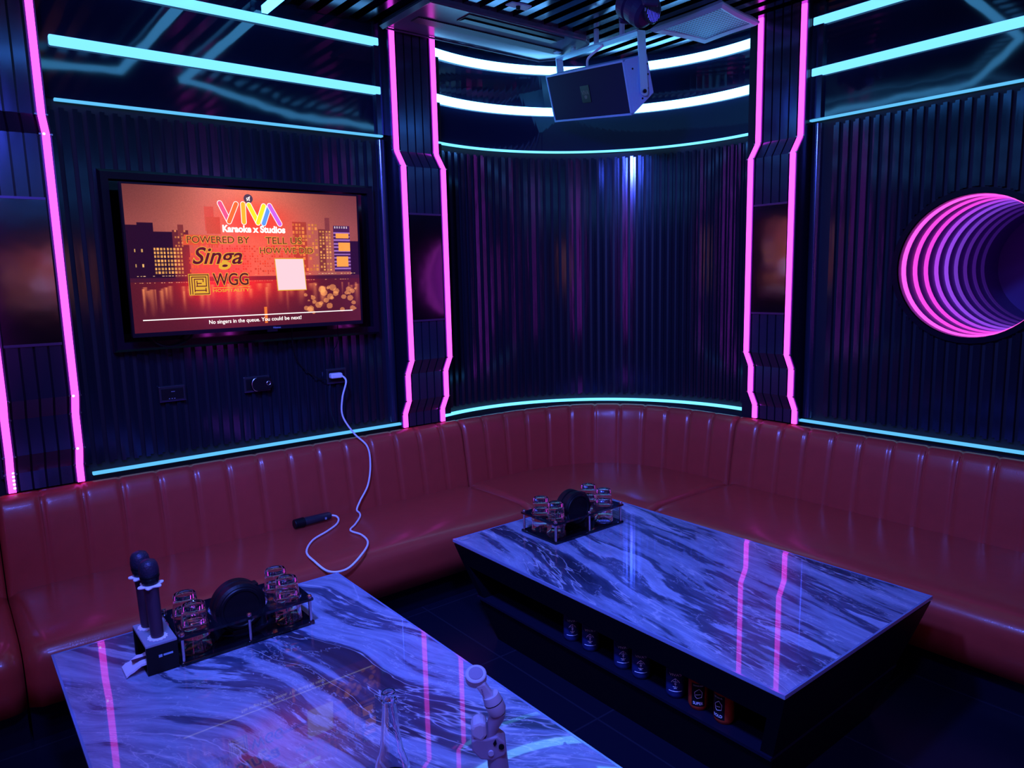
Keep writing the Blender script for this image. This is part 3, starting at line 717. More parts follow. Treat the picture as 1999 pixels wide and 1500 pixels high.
# ---------------------------------------------------------------- bottle
bx, by = .812, 1.565
t = thing('glass_bottle', 'empty clear glass bottle with white label at the bottom edge', 'bottle', (bx, by, ZTAB), local=True)
outer = [(0, .004), (.034, .001), (.043, .003), (.0455, .012), (.0455, .122), (.0435, .138), (.037, .158), (.030, .182), (.0255, .215), (.0215, .262), (.0185, .300), (.0180, .306), (.0200, .308), (.0200, .318), (.0180, .320), (.0192, .323), (.0192, .337), (.0170, .340)]
inner = [(.0140, .340), (.0145, .300), (.0185, .255), (.0230, .212), (.0275, .180), (.034, .156), (.0405, .138), (.0425, .120), (.0425, .016), (.034, .011), (0, .018)]
MB().lathe(outer+inner, n=40).build('bottle_body', 'bottle_glass', t, smooth=True)
mb = MB(); rows = []
for i in range(41): a = 2*PI*i/41; rows.append([(.0462*math.cos(2*PI*i/40), .0462*math.sin(2*PI*i/40), z) for z in (.030, .096)])
mb.grid(rows).build('paper_label', 'paper_white', t, smooth=True, label='white paper label')
va = math.atan2(-by, -bx)
pr = MB(); vs, fs = wrapped_text('Brewing Co', -.030, .030, .100, .114, .0462, va, .01); pr.add(vs, fs); pr.build('print', 'bottle_ink', t, label='dark blue script print')

# ---------------------------------------------------------------- phone gimbal standing on the near table
gx, gy = .985, 1.375
t = thing('phone_gimbal', 'folded pale phone gimbal stick standing on the near table', 'gimbal', (gx, gy, ZTAB))
gn = Vector((gx, gy, 0)).normalized(); G0 = Vector((gx, gy, ZTAB))
def gp(px, py, off=0.0): p = on_plane(px, py, G0, gn); return p-gn*off      # off = towards the camera
def gtube(name, m, pts, rs, off=0, n=18, label=None, **k):
    return MB().tube([gp(*p[:2], off=(p[2] if len(p) > 2 else off)) for p in pts], rs, n).build(name, m, t, smooth=True, label=label)
px = 1/ (FPX/1.98)                                           # size of one pixel at the gimbal
foot = Vector((gx, gy, ZTAB))
gtube('handle', 'gimbal_dark', [(968, 1450), (972, 1490), (978, 1530), (984, 1570)], [18*px, 19*px, 18*px, 17*px])
low = gp(984, 1568)
mb = MB(); mb.tube([tuple(low), (low.x, low.y, ZTAB+.03)], .020, 14)
for k in range(3):
    a = k*2*PI/3+.4; mb.tube([(low.x, low.y, ZTAB+.035), (low.x+.10*math.cos(a), low.y+.10*math.sin(a), ZTAB+.006)], .007, 8)
mb.build('tripod', 'gimbal_dark', t, smooth=True)
# clamp housing block
def slab(name, m, poly, o0, o1, bevel=.004, label=None):
    return MB().prism([tuple(gp(x, y, o0)) for x, y in poly], [tuple(gp(x, y, o1)) for x, y in poly]).build(name, m, t, bevel=bevel, label=label)
slab('clamp_housing', 'gimbal_dark', [(920, 1436), (930, 1430), (948, 1432), (970, 1426), (986, 1438), (988, 1455), (984, 1462), (962, 1472), (938, 1470), (922, 1454)], -.020, .028)
slab('clamp_cap', 'gimbal', [(919, 1411), (923, 1402), (937, 1397), (949, 1401), (950, 1424), (940, 1437), (921, 1428)], -.015, .030, .008)
gtube('button', 'gimbal', [(958, 1456, .026), (958, 1456, .033)], [5*px, 5*px])
gtube('hinge_pin', 'case_black', [(978, 1444, .026), (978, 1444, .032)], [5*px, 5*px])
slab('slot', 'case_black', [(962, 1438), (967, 1430), (969, 1438), (965, 1443)], .026, .031, 0)
# lower arm rising to the elbow motor
gtube('lower_arm', 'gimbal_dark', [(955, 1436), (961, 1416), (969, 1398), (972, 1386)], [11*px, 11.5*px, 14*px, 15*px], .006)
gtube('elbow_motor', 'gimbal', [(957, 1352, .010), (963, 1366, .010), (970, 1382, .010), (972, 1387, .010)], [15*px, 17*px, 17*px, 14*px])
gtube('motor_ring', 'case_black', [(962.6, 1365.4, .010), (963.2, 1366.8, .010)], [17.3*px, 17.3*px])
# upper arm and round phone mount
slab('upper_arm', 'gimbal', [(928, 1332), (946, 1326), (962, 1348), (966, 1358), (950, 1366), (943, 1354)], .002, .022, .004)
for k in range(4): gtube('arm_mark', 'gimbal_dark', [(940+k*1.2, 1337+k*4, .0225), (940+k*1.2, 1337+k*4, .0235)], [1.3*px, 1.3*px])
hc = gp(929, 1320); ax = (gp(933, 1331)-gp(928.5, 1309)).normalized(); ax = (ax*.6+gn*.8)
ax = Vector((-gn.x*.45, -gn.y*.45, 1)).normalized()
MB().lathe([(0, -.020), (.016, -.020), (.0265, -.012), (.0265, .008), (.024, .010), (0, .010)], hc, ax, n=36).build('phone_mount', 'gimbal', t, smooth=False)
MB().lathe([(0, .010), (.018, .0102), (.018, .0115), (0, .0115)], hc, ax, n=36).build('mount_disc', 'gimbal_dark', t, label='darker round centre of the mount')

# ================================================================ TELEVISION
YF = 4.235
f0 = thing('wall_frame', 'large black raised frame on the ribbed wall behind the television', 'frame', (1.55, YL, -.352))
xo0, xo1, zo0, zo1 = .750, 2.352, -.352, .614
mb = MB(); d0, d1, bw = .02, .10, .05
ri = lambda i, y: [(xo0+i, y, zo0+i), (xo1-i, y, zo0+i), (xo1-i, y, zo1-i), (xo0+i, y, zo1-i)]
mb.grid([ri(0, YL-.0), ri(0, YL-.07), ri(.014, YL-.085), ri(bw, YL-.085), ri(bw, YL-.03)], True)
mb.build('frame_rim', 'dark_frame', f0)
mat('back_mirror', (0.10, 0.09, 0.12), 0.06, 1.0)
MB().box(xo0+.02, xo1-.02, YL-.040, YL-.028, zo0+.02, zo1-.02).build('backing_panel', 'back_mirror', f0, label='dark glossy panel inside the frame')
tvw, tvh = 1.312, .768
TV = thing('television', 'wall-mounted flat television showing orange karaoke title screen', 'television', (1.483, YF, -.246), local=True, rot=(math.radians(1.7), 0, 0))
b = .010; hw = tvw/2
MB().box(-hw-b, hw+b, 0.0, .035, -.022, tvh+b).build('case', 'tv_black', TV, bevel=.004)
MB().box(-hw*.62, hw*.62, .034, .075, .05, tvh*.62).build('back_housing', 'tv_black', TV, bevel=.01)
mb = MB()
for (a, b_, c, d) in ((-hw-b, -hw, -.022, tvh+b), (hw, hw+b, -.022, tvh+b), (-hw, hw, tvh, tvh+b), (-hw, hw, -.022, 0)): mb.box(a, b_, -.004, .0, c, d)
mb.build('bezel', 'tv_black', TV)
MB().box(-.20, .20, .074, YL-.045-YF, .25, .45).build('wall_mount', 'tv_black', TV)
mb = MB(); mb.box(.05, .11, -.004, .010, -.036, -.020); mb.build('sensor_bar', 'tv_black', TV)

def QU(s_): return s_*3.79/(s_*3.79+(1-s_)*4.60)      # layout of the title page across the screen
# --- picture on the screen: painted into a fine mesh grid as light
def paint():
    W_, H_ = 400, 236; rnd = np.random.RandomState(7)
    u = (np.arange(W_)+.5)/W_; v = (np.arange(H_)+.5)/H_; Ug, Vg = np.meshgrid(u, v)
    im = np.zeros((H_, W_, 3))
    top = np.array([124, 62, 60.]); mid = np.array([225, 118, 92.])
    k = np.exp(-((Ug-.52)/.33)**2)[..., None]; im[:] = top*(1-k)+mid*k
    im *= (1-.25*np.clip(.25-Vg, 0, 1)/.25*(1-k[..., 0]))[..., None]
    water = Vg > .625
    wk = np.exp(-((Ug-.45)/.24)**2-((Vg-.66)/.2)**2)[..., None]
    im[water] = (np.array([78, 26, 34.])*(1-wk)+np.array([228, 44, 34.])*wk)[water]
    def rect(u0, u1, v0, v1, c, a=1.0):
        i0, i1, j0, j1 = int(v0*H_), max(int(v0*H_)+1, int(v1*H_)), int(u0*W_), max(int(u0*W_)+1, int(u1*W_)); im[i0:i1, j0:j1] = im[i0:i1, j0:j1]*(1-a)+np.array(c, float)*a
    dark = (40, 16, 36); br = (150, 60, 42); orn = (255, 170, 80)
    for (a, b_, c) in ((0, .06, .27), (.05, .12, .25), (.10, .20, .31), (.17, .24, .36)): rect(a, b_, c, .63, dark)
    rect(.20, .27, .30, .63, (96, 38, 42)); rect(.24, .40, .33, .40, (205, 84, 48)); rect(.225, .25, .26, .34, (120, 50, 46))
    rect(.345, .385, .13, .30, (200, 82, 60)); rect(.35, .41, .20, .32, (190, 80, 50)); rect(.72, .78, .22, .60, (150, 62, 46)); rect(.83, .86, .27, .6, (120, 52, 46))
    rect(.86, .88, .18, .30, (120, 55, 55)); rect(.895, .965, .24, .60, (64, 30, 70)); rect(.965, 1, .36, .63, (30, 14, 36))
    def windows(u0, u1, v0, v1, nu, nv, c, p=1.0, fill=.62):
        for i in range(nu):
            for j in range(nv):
                if rnd.rand() < p:
                    a = u0+(u1-u0)*i/nu; d = v0+(v1-v0)*j/nv; q = .7+.3*rnd.rand()
                    rect(a, a+(u1-u0)/nu*fill, d, d+(v1-v0)/nv*fill, np.array(c)*q, .95)
    windows(.115, .245, .42, .61, 9, 7, (255, 176, 92)); windows(.21, .265, .30, .42, 4, 6, (235, 140, 80), .6)
    windows(.265, .40, .34, .60, 12, 9, (240, 120, 50), .45); windows(.72, .83, .23, .60, 8, 13, (245, 150, 70), .55, .7)
    windows(.40, .72, .40, .62, 30, 12, (235, 84, 44), .5); windows(.835, .89, .28, .60, 4, 14, (250, 165, 85), .75)
    windows(.03, .11, .33, .58, 5, 5, (250, 190, 110), .22, .45)
    for j in range(11): rect(.895, .965, .29+j*.028, .302+j*.028, (170, 120, 200), .8)
    for (a, b_, c, d) in ((.905, .96, .30, .335), (.915, .965, .37, .44), (.905, .955, .48, .56)): rect(a, b_, c, d, (240, 150, 60))
    windows(.90, .96, .245, .28, 6, 1, (240, 220, 230), 1, .5)
    windows(.02, .99, .612, .622, 70, 1, (255, 200, 140), .7); rect(0, 1, .625, .655, (60, 24, 44), .75); windows(.02, .98, .658, .668, 90, 1, (240, 150, 110), .65)
    red = np.exp(-((Ug-.40)/.16)**4-((Vg-.58)/.20)**4)[..., None]*.62+np.exp(-((Ug-.56)/.16)**2-((Vg-.22)/.14)**2)[..., None]*.75+np.exp(-((Ug-.68)/.12)**4-((Vg-.55)/.2)**4)[..., None]*.35
    red = np.clip(red, 0, .9); im[:] = im*(1-red)+np.array([250, 46, 30.])*red
    for _ in range(46):                                     # streaks of light on the water
        a = rnd.choice([rnd.uniform(.05, .32), rnd.uniform(.3, .7), rnd.uniform(.7, .99)]); v0 = rnd.uniform(.67, .72); ln = rnd.uniform(.06, .22); wd = rnd.uniform(.003, .012)
        g = np.exp(-((Ug-a)/wd)**2)*(Vg > v0)*np.clip(1-(Vg-v0)/ln, 0, 1)*.5; im[:] = im*(1-g[..., None])+np.array([255, 150, 90.])*g[..., None]
    for _ in range(34):
        a, c, r_ = rnd.uniform(.76, .99), rnd.uniform(.68, .93), rnd.uniform(.003, .016)
        g = (((Ug-a)**2+((Vg-c)*.59)**2) < r_**2)*.55; im[:] = im*(1-g[..., None])+np.array([255, 165, 90.])*g[..., None]
    rect(.578, .590, .86, .98, (250, 130, 40), .8); im *= (.93+.07*rnd.rand(H_, W_))[..., None]
    return np.clip(im/255, 0, 1)**2.2
img = paint(); H_, W_ = img.shape[:2]
vv = [(-hw+tvw*QU(i/W_), -.001, tvh*(1-j/H_)) for j in range(H_+1) for i in range(W_+1)]
ff = [(j*(W_+1)+i, (j+1)*(W_+1)+i, (j+1)*(W_+1)+i+1, j*(W_+1)+i+1) for j in range(H_) for i in range(W_)]
me = bpy.data.meshes.new('screen'); me.from_pydata([tuple(c*U for c in p) for p in vv], [], ff)
ca = me.color_attributes.new('picture', 'FLOAT_COLOR', 'CORNER')
col = np.ones((H_*W_, 4, 4), dtype=np.float32); col[:, :, :3] = img.reshape(-1, 1, 3); ca.data.foreach_set('color', col.ravel())
m = mat('screen_picture', (0.01, 0.01, 0.012), 0.12, 0, 0.5); nt = m.node_tree; a = nt.nodes.new('ShaderNodeVertexColor'); a.layer_name = 'picture'
nt.links.new(a.outputs[0], nt.nodes['Principled BSDF'].inputs['Emission Color']); nt.nodes['Principled BSDF'].inputs['Emission Strength'].default_value = 1.3
me.materials.append(m); scr = bpy.data.objects.new('screen', me); C.objects.link(scr); scr.parent = TV; OO[scr.name] = (0, 0, 0); scr['label'] = 'lit screen showing a city skyline over water at night'
def em(name, c, s=1.0):
    lin = tuple((x/255)**2.2 for x in c); return mat(name, (0.01, 0.01, 0.01), 0.4, emit=lin, es=s)
em('px_gold', (236, 176, 40)); em('px_brown', (96, 16, 10)); em('px_white', (255, 244, 240), 1.3); em('px_grey', (86, 62, 78)); em('px_card', (255, 214, 222), 1.0)
for nme, c in (('px_pink', (236, 84, 130)), ('px_orange', (246, 106, 40)), ('px_amber', (255, 176, 30)), ('px_yellow', (255, 226, 20)), ('px_blue', (96, 150, 240)), ('px_violet', (206, 96, 224))): em(nme, c, 1.15)
def S(u, v, off): return (-hw+tvw*QU(u-.014), -off, tvh*(1-v))
def stext(name, txt, u0, u1, v0, v1, m, off=.003, bold=0.0, shear=0.0, label=None):
    vs, fs = text_mesh(txt, bold, shear); return MB().add([S(u0+(u1-u0)*a, v1-(v1-v0)*b_, off) for a, b_ in vs], fs).build(name, m, scr, label=label)
def outlined(name, txt, u0, u1, v0, v1, shear=0.0, bold=.0, e=.0022):
    stext(name, txt, u0-e, u1+e, v0-e*1.7, v1+e*1.7, 'px_gold', .003, bold+.030, shear)
    stext(name, txt, u0, u1, v0, v1, 'px_brown', .0036, bold, shear)
outlined('title_text', 'POWERED BY', .275, .545, .335, .383); outlined('title_text', 'TELL US', .615, .770, .335, .385); outlined('title_text', 'HOW WE DID', .588, .817, .412, .456)
outlined('sponsor_text', 'Singa', .292, .510, .412, .570, .35, .012)
outlined('sponsor_text', 'WGG', .375, .530, .598, .688, 0, .01); stext('sponsor_text', 'HOSPITALITY', .372, .532, .712, .734, 'px_gold', .003, .01)
mb = MB(); mb.add([S(.372, .701, .003), S(.534, .697, .003), S(.534, .701, .003), S(.372, .705, .003)], [(0, 1, 2, 3)]); mb.build('rule', 'px_gold', scr)
def stroke(mb, pts, wd, off):     # thick line with round ends, u v in screen fractions, width in layout units
    for (a, b_) in zip(pts[:-1], pts[1:]):
        A = Vector((-hw+tvw*QU(a[0]-.014), tvh*(1-a[1]))); B = Vector((-hw+tvw*QU(b_[0]-.014), tvh*(1-b_[1]))); d = (B-A).normalized(); n_ = Vector((-d.y, d.x)); ring = []
        for k in range(9): th = -PI/2+PI*k/8; q = B+(d*math.cos(th)+n_*math.sin(th))*wd; ring.append((q.x, -off, q.y))
        for k in range(9): th = PI/2+PI*k/8; q = A+(d*math.cos(th)+n_*math.sin(th))*wd; ring.append((q.x, -off, q.y))
        mb.add(ring, [tuple(range(len(ring)))])
for i, (nme, p) in enumerate((('px_pink', [(.428, .100), (.463, .228)]), ('px_orange', [(.463, .228), (.497, .102)]), ('px_amber', [(.527, .100), (.527, .230)]), ('px_yellow', [(.552, .104), (.587, .232)]), ('px_yellow', [(.587, .232), (.615, .108)]),
                              ('px_blue', [(.611, .236), (.640, .104)]), ('px_violet', [(.640, .104), (.680, .236)]))):
    mb = MB(); stroke(mb, p, .0150, .003+i*.0003); o1 = mb.build('logo_outline', 'px_white', scr); mb = MB(); stroke(mb, p, .0118, .0031+i*.0003); mb.build('logo_stroke', nme, scr)
stext('title_text', 'Karaoke x Studios', .432, .702, .252, .305, 'px_white', .004, .045)
# square meander emblem
mb = MB()
def bar(u0, u1, v0, v1): mb.add([S(u0, v0, .0036), S(u1, v0, .0036), S(u1, v1, .0036), S(u0, v1, .0036)], [(0, 1, 2, 3)])
gold = MB(); gold.add([S(.268, .600, .003), S(.360, .600, .003), S(.360, .752, .003), S(.268, .752, .003)], [(0, 1, 2, 3)]); gold.build('emblem', 'px_gold', scr)
for q in ((.271, .275, .605, .747), (.271, .357, .605, .612), (.353, .357, .605, .747), (.290, .357, .740, .747), (.281, .285, .620, .747), (.281, .347, .620, .627), (.343, .347, .620, .690), (.292, .296, .635, .700), (.292, .335, .635, .642), (.330, .334, .635, .660), (.300, .347, .685, .692), (.303, .307, .650, .690), (.303, .325, .665, .672), (.292, .345, .715, .722), (.292, .296, .700, .730), (.340, .344, .700, .730)): bar(*q)
mb.build('emblem_lines', 'px_brown', scr)
mb = MB(); mb.add([S(.648, .492, .003), S(.775, .492, .003), S(.782, .738, .003), S(.655, .738, .003)], [(0, 1, 2, 3)]); mb.build('card', 'px_gold', scr)
mb = MB(); mb.add([S(.651, .498, .0036), S(.772, .498, .0036), S(.779, .732, .0036), S(.658, .732, .0036)], [(0, 1, 2, 3)]); mb.build('card', 'px_card', scr, label='plain pale card')
mb = MB(); mb.add([S(.055, .910, .003), S(.978, .910, .003), S(.978, .917, .003), S(.055, .917, .003)], [(0, 1, 2, 3)]); mb.build('progress_line', 'px_white', scr)
stext('queue_text', 'No singers in the queue. You could be next!', .345, .752, .934, .972, 'px_white', .003, .012)
mb = MB(); cc = [(.551+.0195*math.cos(2*PI*k/28), .060+.033*math.sin(2*PI*k/28)) for k in range(28)]; mb.add([S(a, b_, .003) for a, b_ in cc], [tuple(range(28))]); mb.build('mute_icon', 'px_grey', scr)
mb = MB(); stroke(mb, [(.545, .075), (.558, .045)], .0018, .004); stroke(mb, [(.544, .055), (.550, .054), (.556, .046), (.556, .074), (.550, .066), (.544, .065), (.544, .055)], .0013, .0041); mb.build('mute_icon', 'px_white', scr)
# the matching television on the wall behind the camera, seen as a reflection
tv2 = copy_tree(TV); tv2.location = wp(1.35, YM+.32, -.254); tv2.rotation_euler = (math.radians(1.7), 0, PI); tv2['label'] = 'second television with the same screen on the wall behind the camera'
for tt in (TV, tv2): tt['group'] = 'televisions showing the karaoke title screen'
# maker's mark and cables under the television
vs, fs = text_mesh('Hisense', .02); MB().add([(.085+.045*a, -.0046, -.018+.011*b_) for a, b_ in vs], fs).build('maker_mark', 'plate_grey', TV, label='small pale lettering on the lower bezel')
def cable(name, path, r, m, label, n=6, closed=False):
    P = [Vector(p) for p in path]; out = []
    for i in range(len(P)-1):
        p0, p1, p2, p3 = P[max(i-1, 0)], P[i], P[i+1], P[min(i+2, len(P)-1)]
        for k in range(n): t_ = k/n; out.append(tuple(.5*((2*p1)+(p2-p0)*t_+(2*p0-5*p1+4*p2-p3)*t_**2+(3*p1-p0-3*p2+p3)*t_**3)))
    out.append(tuple(P[-1])); o = MB().tube(out, r, 8).build(name, m, None, tuple(P[0]), smooth=True); return props(o, label, 'cable')
cable('power_cable', [(.90, 4.36, -.22), (.95, 4.33, -.31), (1.03, 4.33, -.335), (1.12, 4.34, -.30), (1.18, 4.36, -.22)], .006, 'case_black', 'thin black cable loop hanging under the left end of the television')
cable('power_cable', [(1.72, 4.33, -.26), (1.73, 4.36, -.38), (1.78, 4.42, -.50), (1.88, 4.41, -.60), (1.96, 4.415, -.63)], .004, 'case_black', 'thin black cable from the television to the right wall socket')
cable('power_cable', [(2.02, 4.33, -.26), (2.03, 4.36, -.38), (2.01, 4.42, -.47), (2.02, 4.425, -.55)], .003, 'case_black', 'thinnest dark cable hanging above the white plug')

# ---------------------------------------------------------------- wall sockets
def socket(xa, xb, za, zb, label, nm='wall_socket'):
    t = thing(nm, label, 'socket', ((xa+xb)/2, YL-.026, za), 'wall sockets under the television')
    MB().box(xa, xb, YL-.040, YL-.02, za, zb).build('plate', 'socket', t, bevel=.004)
    MB().box(xa+.012, xb-.012, YL-.044, YL-.038, za+.014, zb-.014).build('insert', 'case_black', t, bevel=.002)
    MB().box(xa, xb, YL-.043, YL-.039, za, za+.004).build('lower_trim', 'channel_metal', t)
    return t
s1 = socket(.957, 1.098, -.655, -.565, 'dark double wall socket under the left of the television')
mb = MB()
for k in range(3): mb.box(1.005+k*.014, 1.011+k*.014, YL-.046, YL-.043, -.640, -.636)
mb.box(1.02, 1.04, YL-.046, YL-.043, -.600, -.597); mb.pieces('mark', 'plate_grey', s1)
s2 = socket(1.433, 1.592, -.655, -.560, 'dark wall socket with a black charger, middle of the three')
s3 = socket(1.967, 2.105, -.660, -.562, 'dark wall socket with white plug, right of the three')
t = thing('charger', 'black rounded charger plugged into the middle wall socket', 'charger', (1.53, YL-.045, -.64))
mb = MB(); pts = [(1.495+.0*k, 0, 0) for k in range(1)]
out = [(1.565+.035*math.cos(a), -.608+.040*math.sin(a)) for a in [(-PI/2+PI*k/10) for k in range(11)]]+[(1.500+.030*math.cos(a), -.608+.040*math.sin(a)) for a in [(PI/2+PI*k/10) for k in range(11)]]
mb.prism([(x, YL-.046, z) for x, z in out], [(x, YL-.072, z) for x, z in out]).build('charger_body', 'case_black', t, bevel=.004)
mb = MB(); mb.tube([(x, YL-.073, z) for x, z in out[11:]], .0018, 6).build('trim_line', 'can_steel', t, smooth=True, label='thin bright outline')
mb = MB(); mb.tube([(1.572+.012*math.cos(2*PI*k/16), YL-.073, -.606+.012*math.sin(2*PI*k/16)) for k in range(17)], .0018, 6).build('status_ring', 'can_steel', t, smooth=True)
o = MB().box(1.978, 2.056, YL-.090, YL-.046, -.622, -.588).build('plug_adapter', 'paper_white', None, (2.02, YL-.05, -.622), bevel=.008); props(o, 'white rectangular charging plug in the right wall socket', 'plug')
MB().box(2.045, 2.060, YL-.082, YL-.056, -.614, -.596).build('port', 'plate_grey', o)

# ---------------------------------------------------------------- microphone lying on the seat and its white cable
ma, mb_ = Vector((1.585, 4.165, -1.455)), Vector((1.825, 4.175, -1.455)); dirm = (mb_-ma).normalized()
t = thing('charging_microphone', 'black handheld microphone lying on the red seat, plugged into the white cable', 'microphone', tuple(ma-Vector((0, 0, .03))))
MB().tube([tuple(ma), tuple(ma+dirm*.065)], [.029, .031], 22).build('head', 'case_black', t, smooth=False, bevel=.004)
MB().tube([tuple(ma+dirm*.060), tuple(ma+dirm*.075), tuple(ma+dirm*.225), tuple(ma+dirm*.24)], [.024, .027, .025, .020], 22).build('body', 'socket', t, smooth=True)
MB().box(ma.x+.19, ma.x+.20, ma.y-.027, ma.y-.020, -1.462, -1.450).build('button', 'plate_grey', t)
cw = [(2.05, YL-.075, -.605), (2.058, YL-.13, -.64), (2.03, YL-.12, -.75), (2.03, YL-.11, -.87), (2.09, YL-.135, -.99), (2.155, 4.275, -1.08), (2.165, 4.262, -1.20), (2.13, 4.242, -1.33), (2.06, 4.225, -1.42), (2.02, 4.20, -1.466), (2.005, 4.13, -1.472), (1.97, 4.06, -1.472), (1.885, 3.955, -1.472), (1.815, 3.875, -1.472), (1.83, 3.76, -1.472), (1.80, 3.625, -1.472), (1.71, 3.515, -1.482), (1.60, 3.482, -1.53), (1.50, 3.49, -1.52), (1.455, 3.57, -1.475), (1.475, 3.72, -1.472), (1.575, 3.87, -1.472), (1.70, 3.955, -1.472), (1.795, 4.03, -1.472), (1.845, 4.10, -1.470), (1.855, 4.15, -1.462), (1.835, 4.172, -1.456)]
cable('charging_cable', cw, .0058, 'white_rubber', 'long white charging cable running from the wall plug down over the sofa', n=8)

# ================================================================ SPEAKER ON ITS BRACKET
yaw, pit, rol = -.214, -.309, .147
cy, sy, cp_, sp_, cr, sr = math.cos(yaw), math.sin(yaw), math.cos(pit), math.sin(pit), math.cos(rol), math.sin(rol)
Rs = Matrix(((cy, -sy, 0), (sy, cy, 0), (0, 0, 1))) @ Matrix(((1, 0, 0), (0, cr, -sr), (0, sr, cr))) @ Matrix(((cp_, 0, sp_), (0, 1, 0), (-sp_, 0, cp_)))
SO = (3.65, 3.711, 1.227)
WS, HS = .985, .327
t = thing('loudspeaker', 'large dark loudspeaker hanging tilted from the ceiling in the curved corner', 'speaker', SO, local=True)
t.matrix_world = Matrix.Translation(wp(*SO)) @ Rs.to_4x4()
hw2, hh = WS/2, HS/2
sec = [(0, hh), (.175, hh), (.260, hh*.55), (.260, -hh*.10), (.184, -.072), (0.0, -hh)]
sec = [(.004, hh), (.175, hh), (.184, -.072), (.004, -hh)]
MB().prism([(d, -hw2, z) for d, z in sec], [(d, hw2, z) for d, z in sec]).build('cabinet', 'speaker_neon_tint', t, bevel=.006)
mb = MB(); e = .014; mb.box(-.006, .010, -hw2+e, hw2-e, -hh+e, hh-e); mb.build('grille', 'perforated', t, bevel=.003, label='dark perforated front grille')
mb = MB()
for (a, b_, c, d) in ((-hw2, hw2, hh-.012, hh), (-hw2, hw2, -hh, -hh+.012), (-hw2, -hw2+.012, -hh, hh), (hw2-.012, hw2, -hh, hh)): mb.box(-.010, .006, a, b_, c, d)
mb.build('front_rim', 'speaker_neon_tint', t)
mb = MB(); mb.box(-.010, -.006, -.055, .055, -.055, .055); lg = mb.build('badge', 'case_black', t, label='small square badge on the grille')
vs, fs = text_mesh('VIVA', .02); MB().add([(-.0108, .045-.09*a, -.005+.030*b_) for a, b_ in vs], fs).build('badge_text', 'logo_gold', lg)
MB().add([(-.0108, .012, -.030), (-.0108, -.012, -.030), (-.0108, -.020, -.012), (-.0108, .0, -.006), (-.0108, .020, -.012)], [(0, 1, 2, 3, 4)]).build('badge_mark', 'logo_gold', lg)
mb = MB()
for d, z in ((.050, .100), (.158, .045), (.140, -.035), (.090, -.085), (.165, .105)): mb.lathe([(0, 0), (.006, 0), (.006, .003), (0, .003)], (d, -hw2-.003, z), (0, 1, 0), n=10)
mb.pieces('screw', 'case_black', t)
# bracket: crossbar under the ceiling, two arms
t = thing('speaker_bracket', 'pale steel bracket with two arms carrying the loudspeaker', 'bracket', (3.7, 3.7, 1.50))
def sw(d, y, z): return Rs @ Vector((d, y, z))+Vector(SO)
TZ = {1: 1.580, -1: 1.478}     # the bracket hangs slightly out of level
for sgn, nm in ((-1, 'arm'), (1, 'arm')):
    topz = TZ[sgn]
    up_ = sw(.10, sgn*(hw2+.012), .16)
    wv = Rs @ Vector((1, 0, 0)); wv.z = 0; wv.normalize(); tv_ = (Rs @ Vector((0, 1, 0)))*.007*sgn
    a = sw(.10, sgn*(hw2+.010), -.045); top = Vector((up_.x+.02, up_.y, topz+.012)); upv = (top-a).normalized()
    ring = [a+wv*(math.cos(q)*.028)+upv*(math.sin(q)*.028) for q in [PI+PI*k/8 for k in range(9)]]+[top+wv*.028, top-wv*.028]
    mb = MB(); mb.prism([tuple(p) for p in ring], [tuple(p+tv_) for p in ring]).build('arm', 'steel_neon_tint', t)
    kn = MB(); kn.lathe([(0, 0), (.012, 0), (.012, .010), (0, .012)], tuple(a+tv_), tuple((Rs @ Vector((0, 1, 0)))*sgn), n=12); kn.build('pivot_bolt', 'case_black', t)
A = sw(.10, -(hw2+.012), .16); B = sw(.10, (hw2+.012), .16)
mb = MB(); a0, b0 = Vector((A.x+.02, A.y, TZ[-1])), Vector((B.x+.02, B.y, TZ[1])); wd = Vector((.036, 0, 0))
mb.hexa([tuple(a0-wd), tuple(a0+wd), tuple(b0+wd), tuple(b0-wd)], [tuple(a0-wd+Vector((0, 0, .012))), tuple(a0+wd+Vector((0, 0, .012))), tuple(b0+wd+Vector((0, 0, .012))), tuple(b0-wd+Vector((0, 0, .012)))])
mb.build('crossbar', 'steel_neon_tint', t)
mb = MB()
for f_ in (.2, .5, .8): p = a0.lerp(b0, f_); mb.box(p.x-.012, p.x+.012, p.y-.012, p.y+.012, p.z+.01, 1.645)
mb.pieces('ceiling_bolt', 'steel_neon_tint', t)
pc = a0.lerp(b0, .42); pd = sw(.12, .12, hh+.002)
cable('speaker_cable', [tuple(pc+Vector((0, 0, -.004))), tuple((pc+pd)/2+Vector((-.03, .03, -.01))), tuple(pd)], .008, 'white_rubber', 'short pale cable between bracket and loudspeaker top')

# ---------------------------------------------------------------- ceiling air conditioner
t = thing('air_conditioner', 'long black ceiling air conditioner in front of the middle pilaster', 'air conditioner', (3.1, 4.1, 1.60))
ax0, ax1, ay0, ay1 = 2.47, 3.86, 3.80, 4.33
body = [(ax0, ay0), (ax1-.12, ay0), (ax1-.03, ay0+.06), (ax1, ay0+.16), (ax1-.02, ay1-.10), (ax1-.10, ay1), (ax0, ay1)]
MB().prism([(x, y, 1.605) for x, y in body], [(x, y, 1.72) for x, y in body]).build('body', 'ac_plastic', t, bevel=.012)
mb = MB(); mb.box(ax0+.07, ax1-.12, ay0+.245, ay0+.335, 1.597, 1.606); mb.build('air_grille', 'ac_mesh', t, label='dark perforated intake strip')
mb = MB(); mb.box(ax0+.30, ax1-.30, ay0+.03, ay0+.165, 1.598, 1.606); lv = mb.build('louver_opening', 'ac_dark', t, label='dark outlet slot')
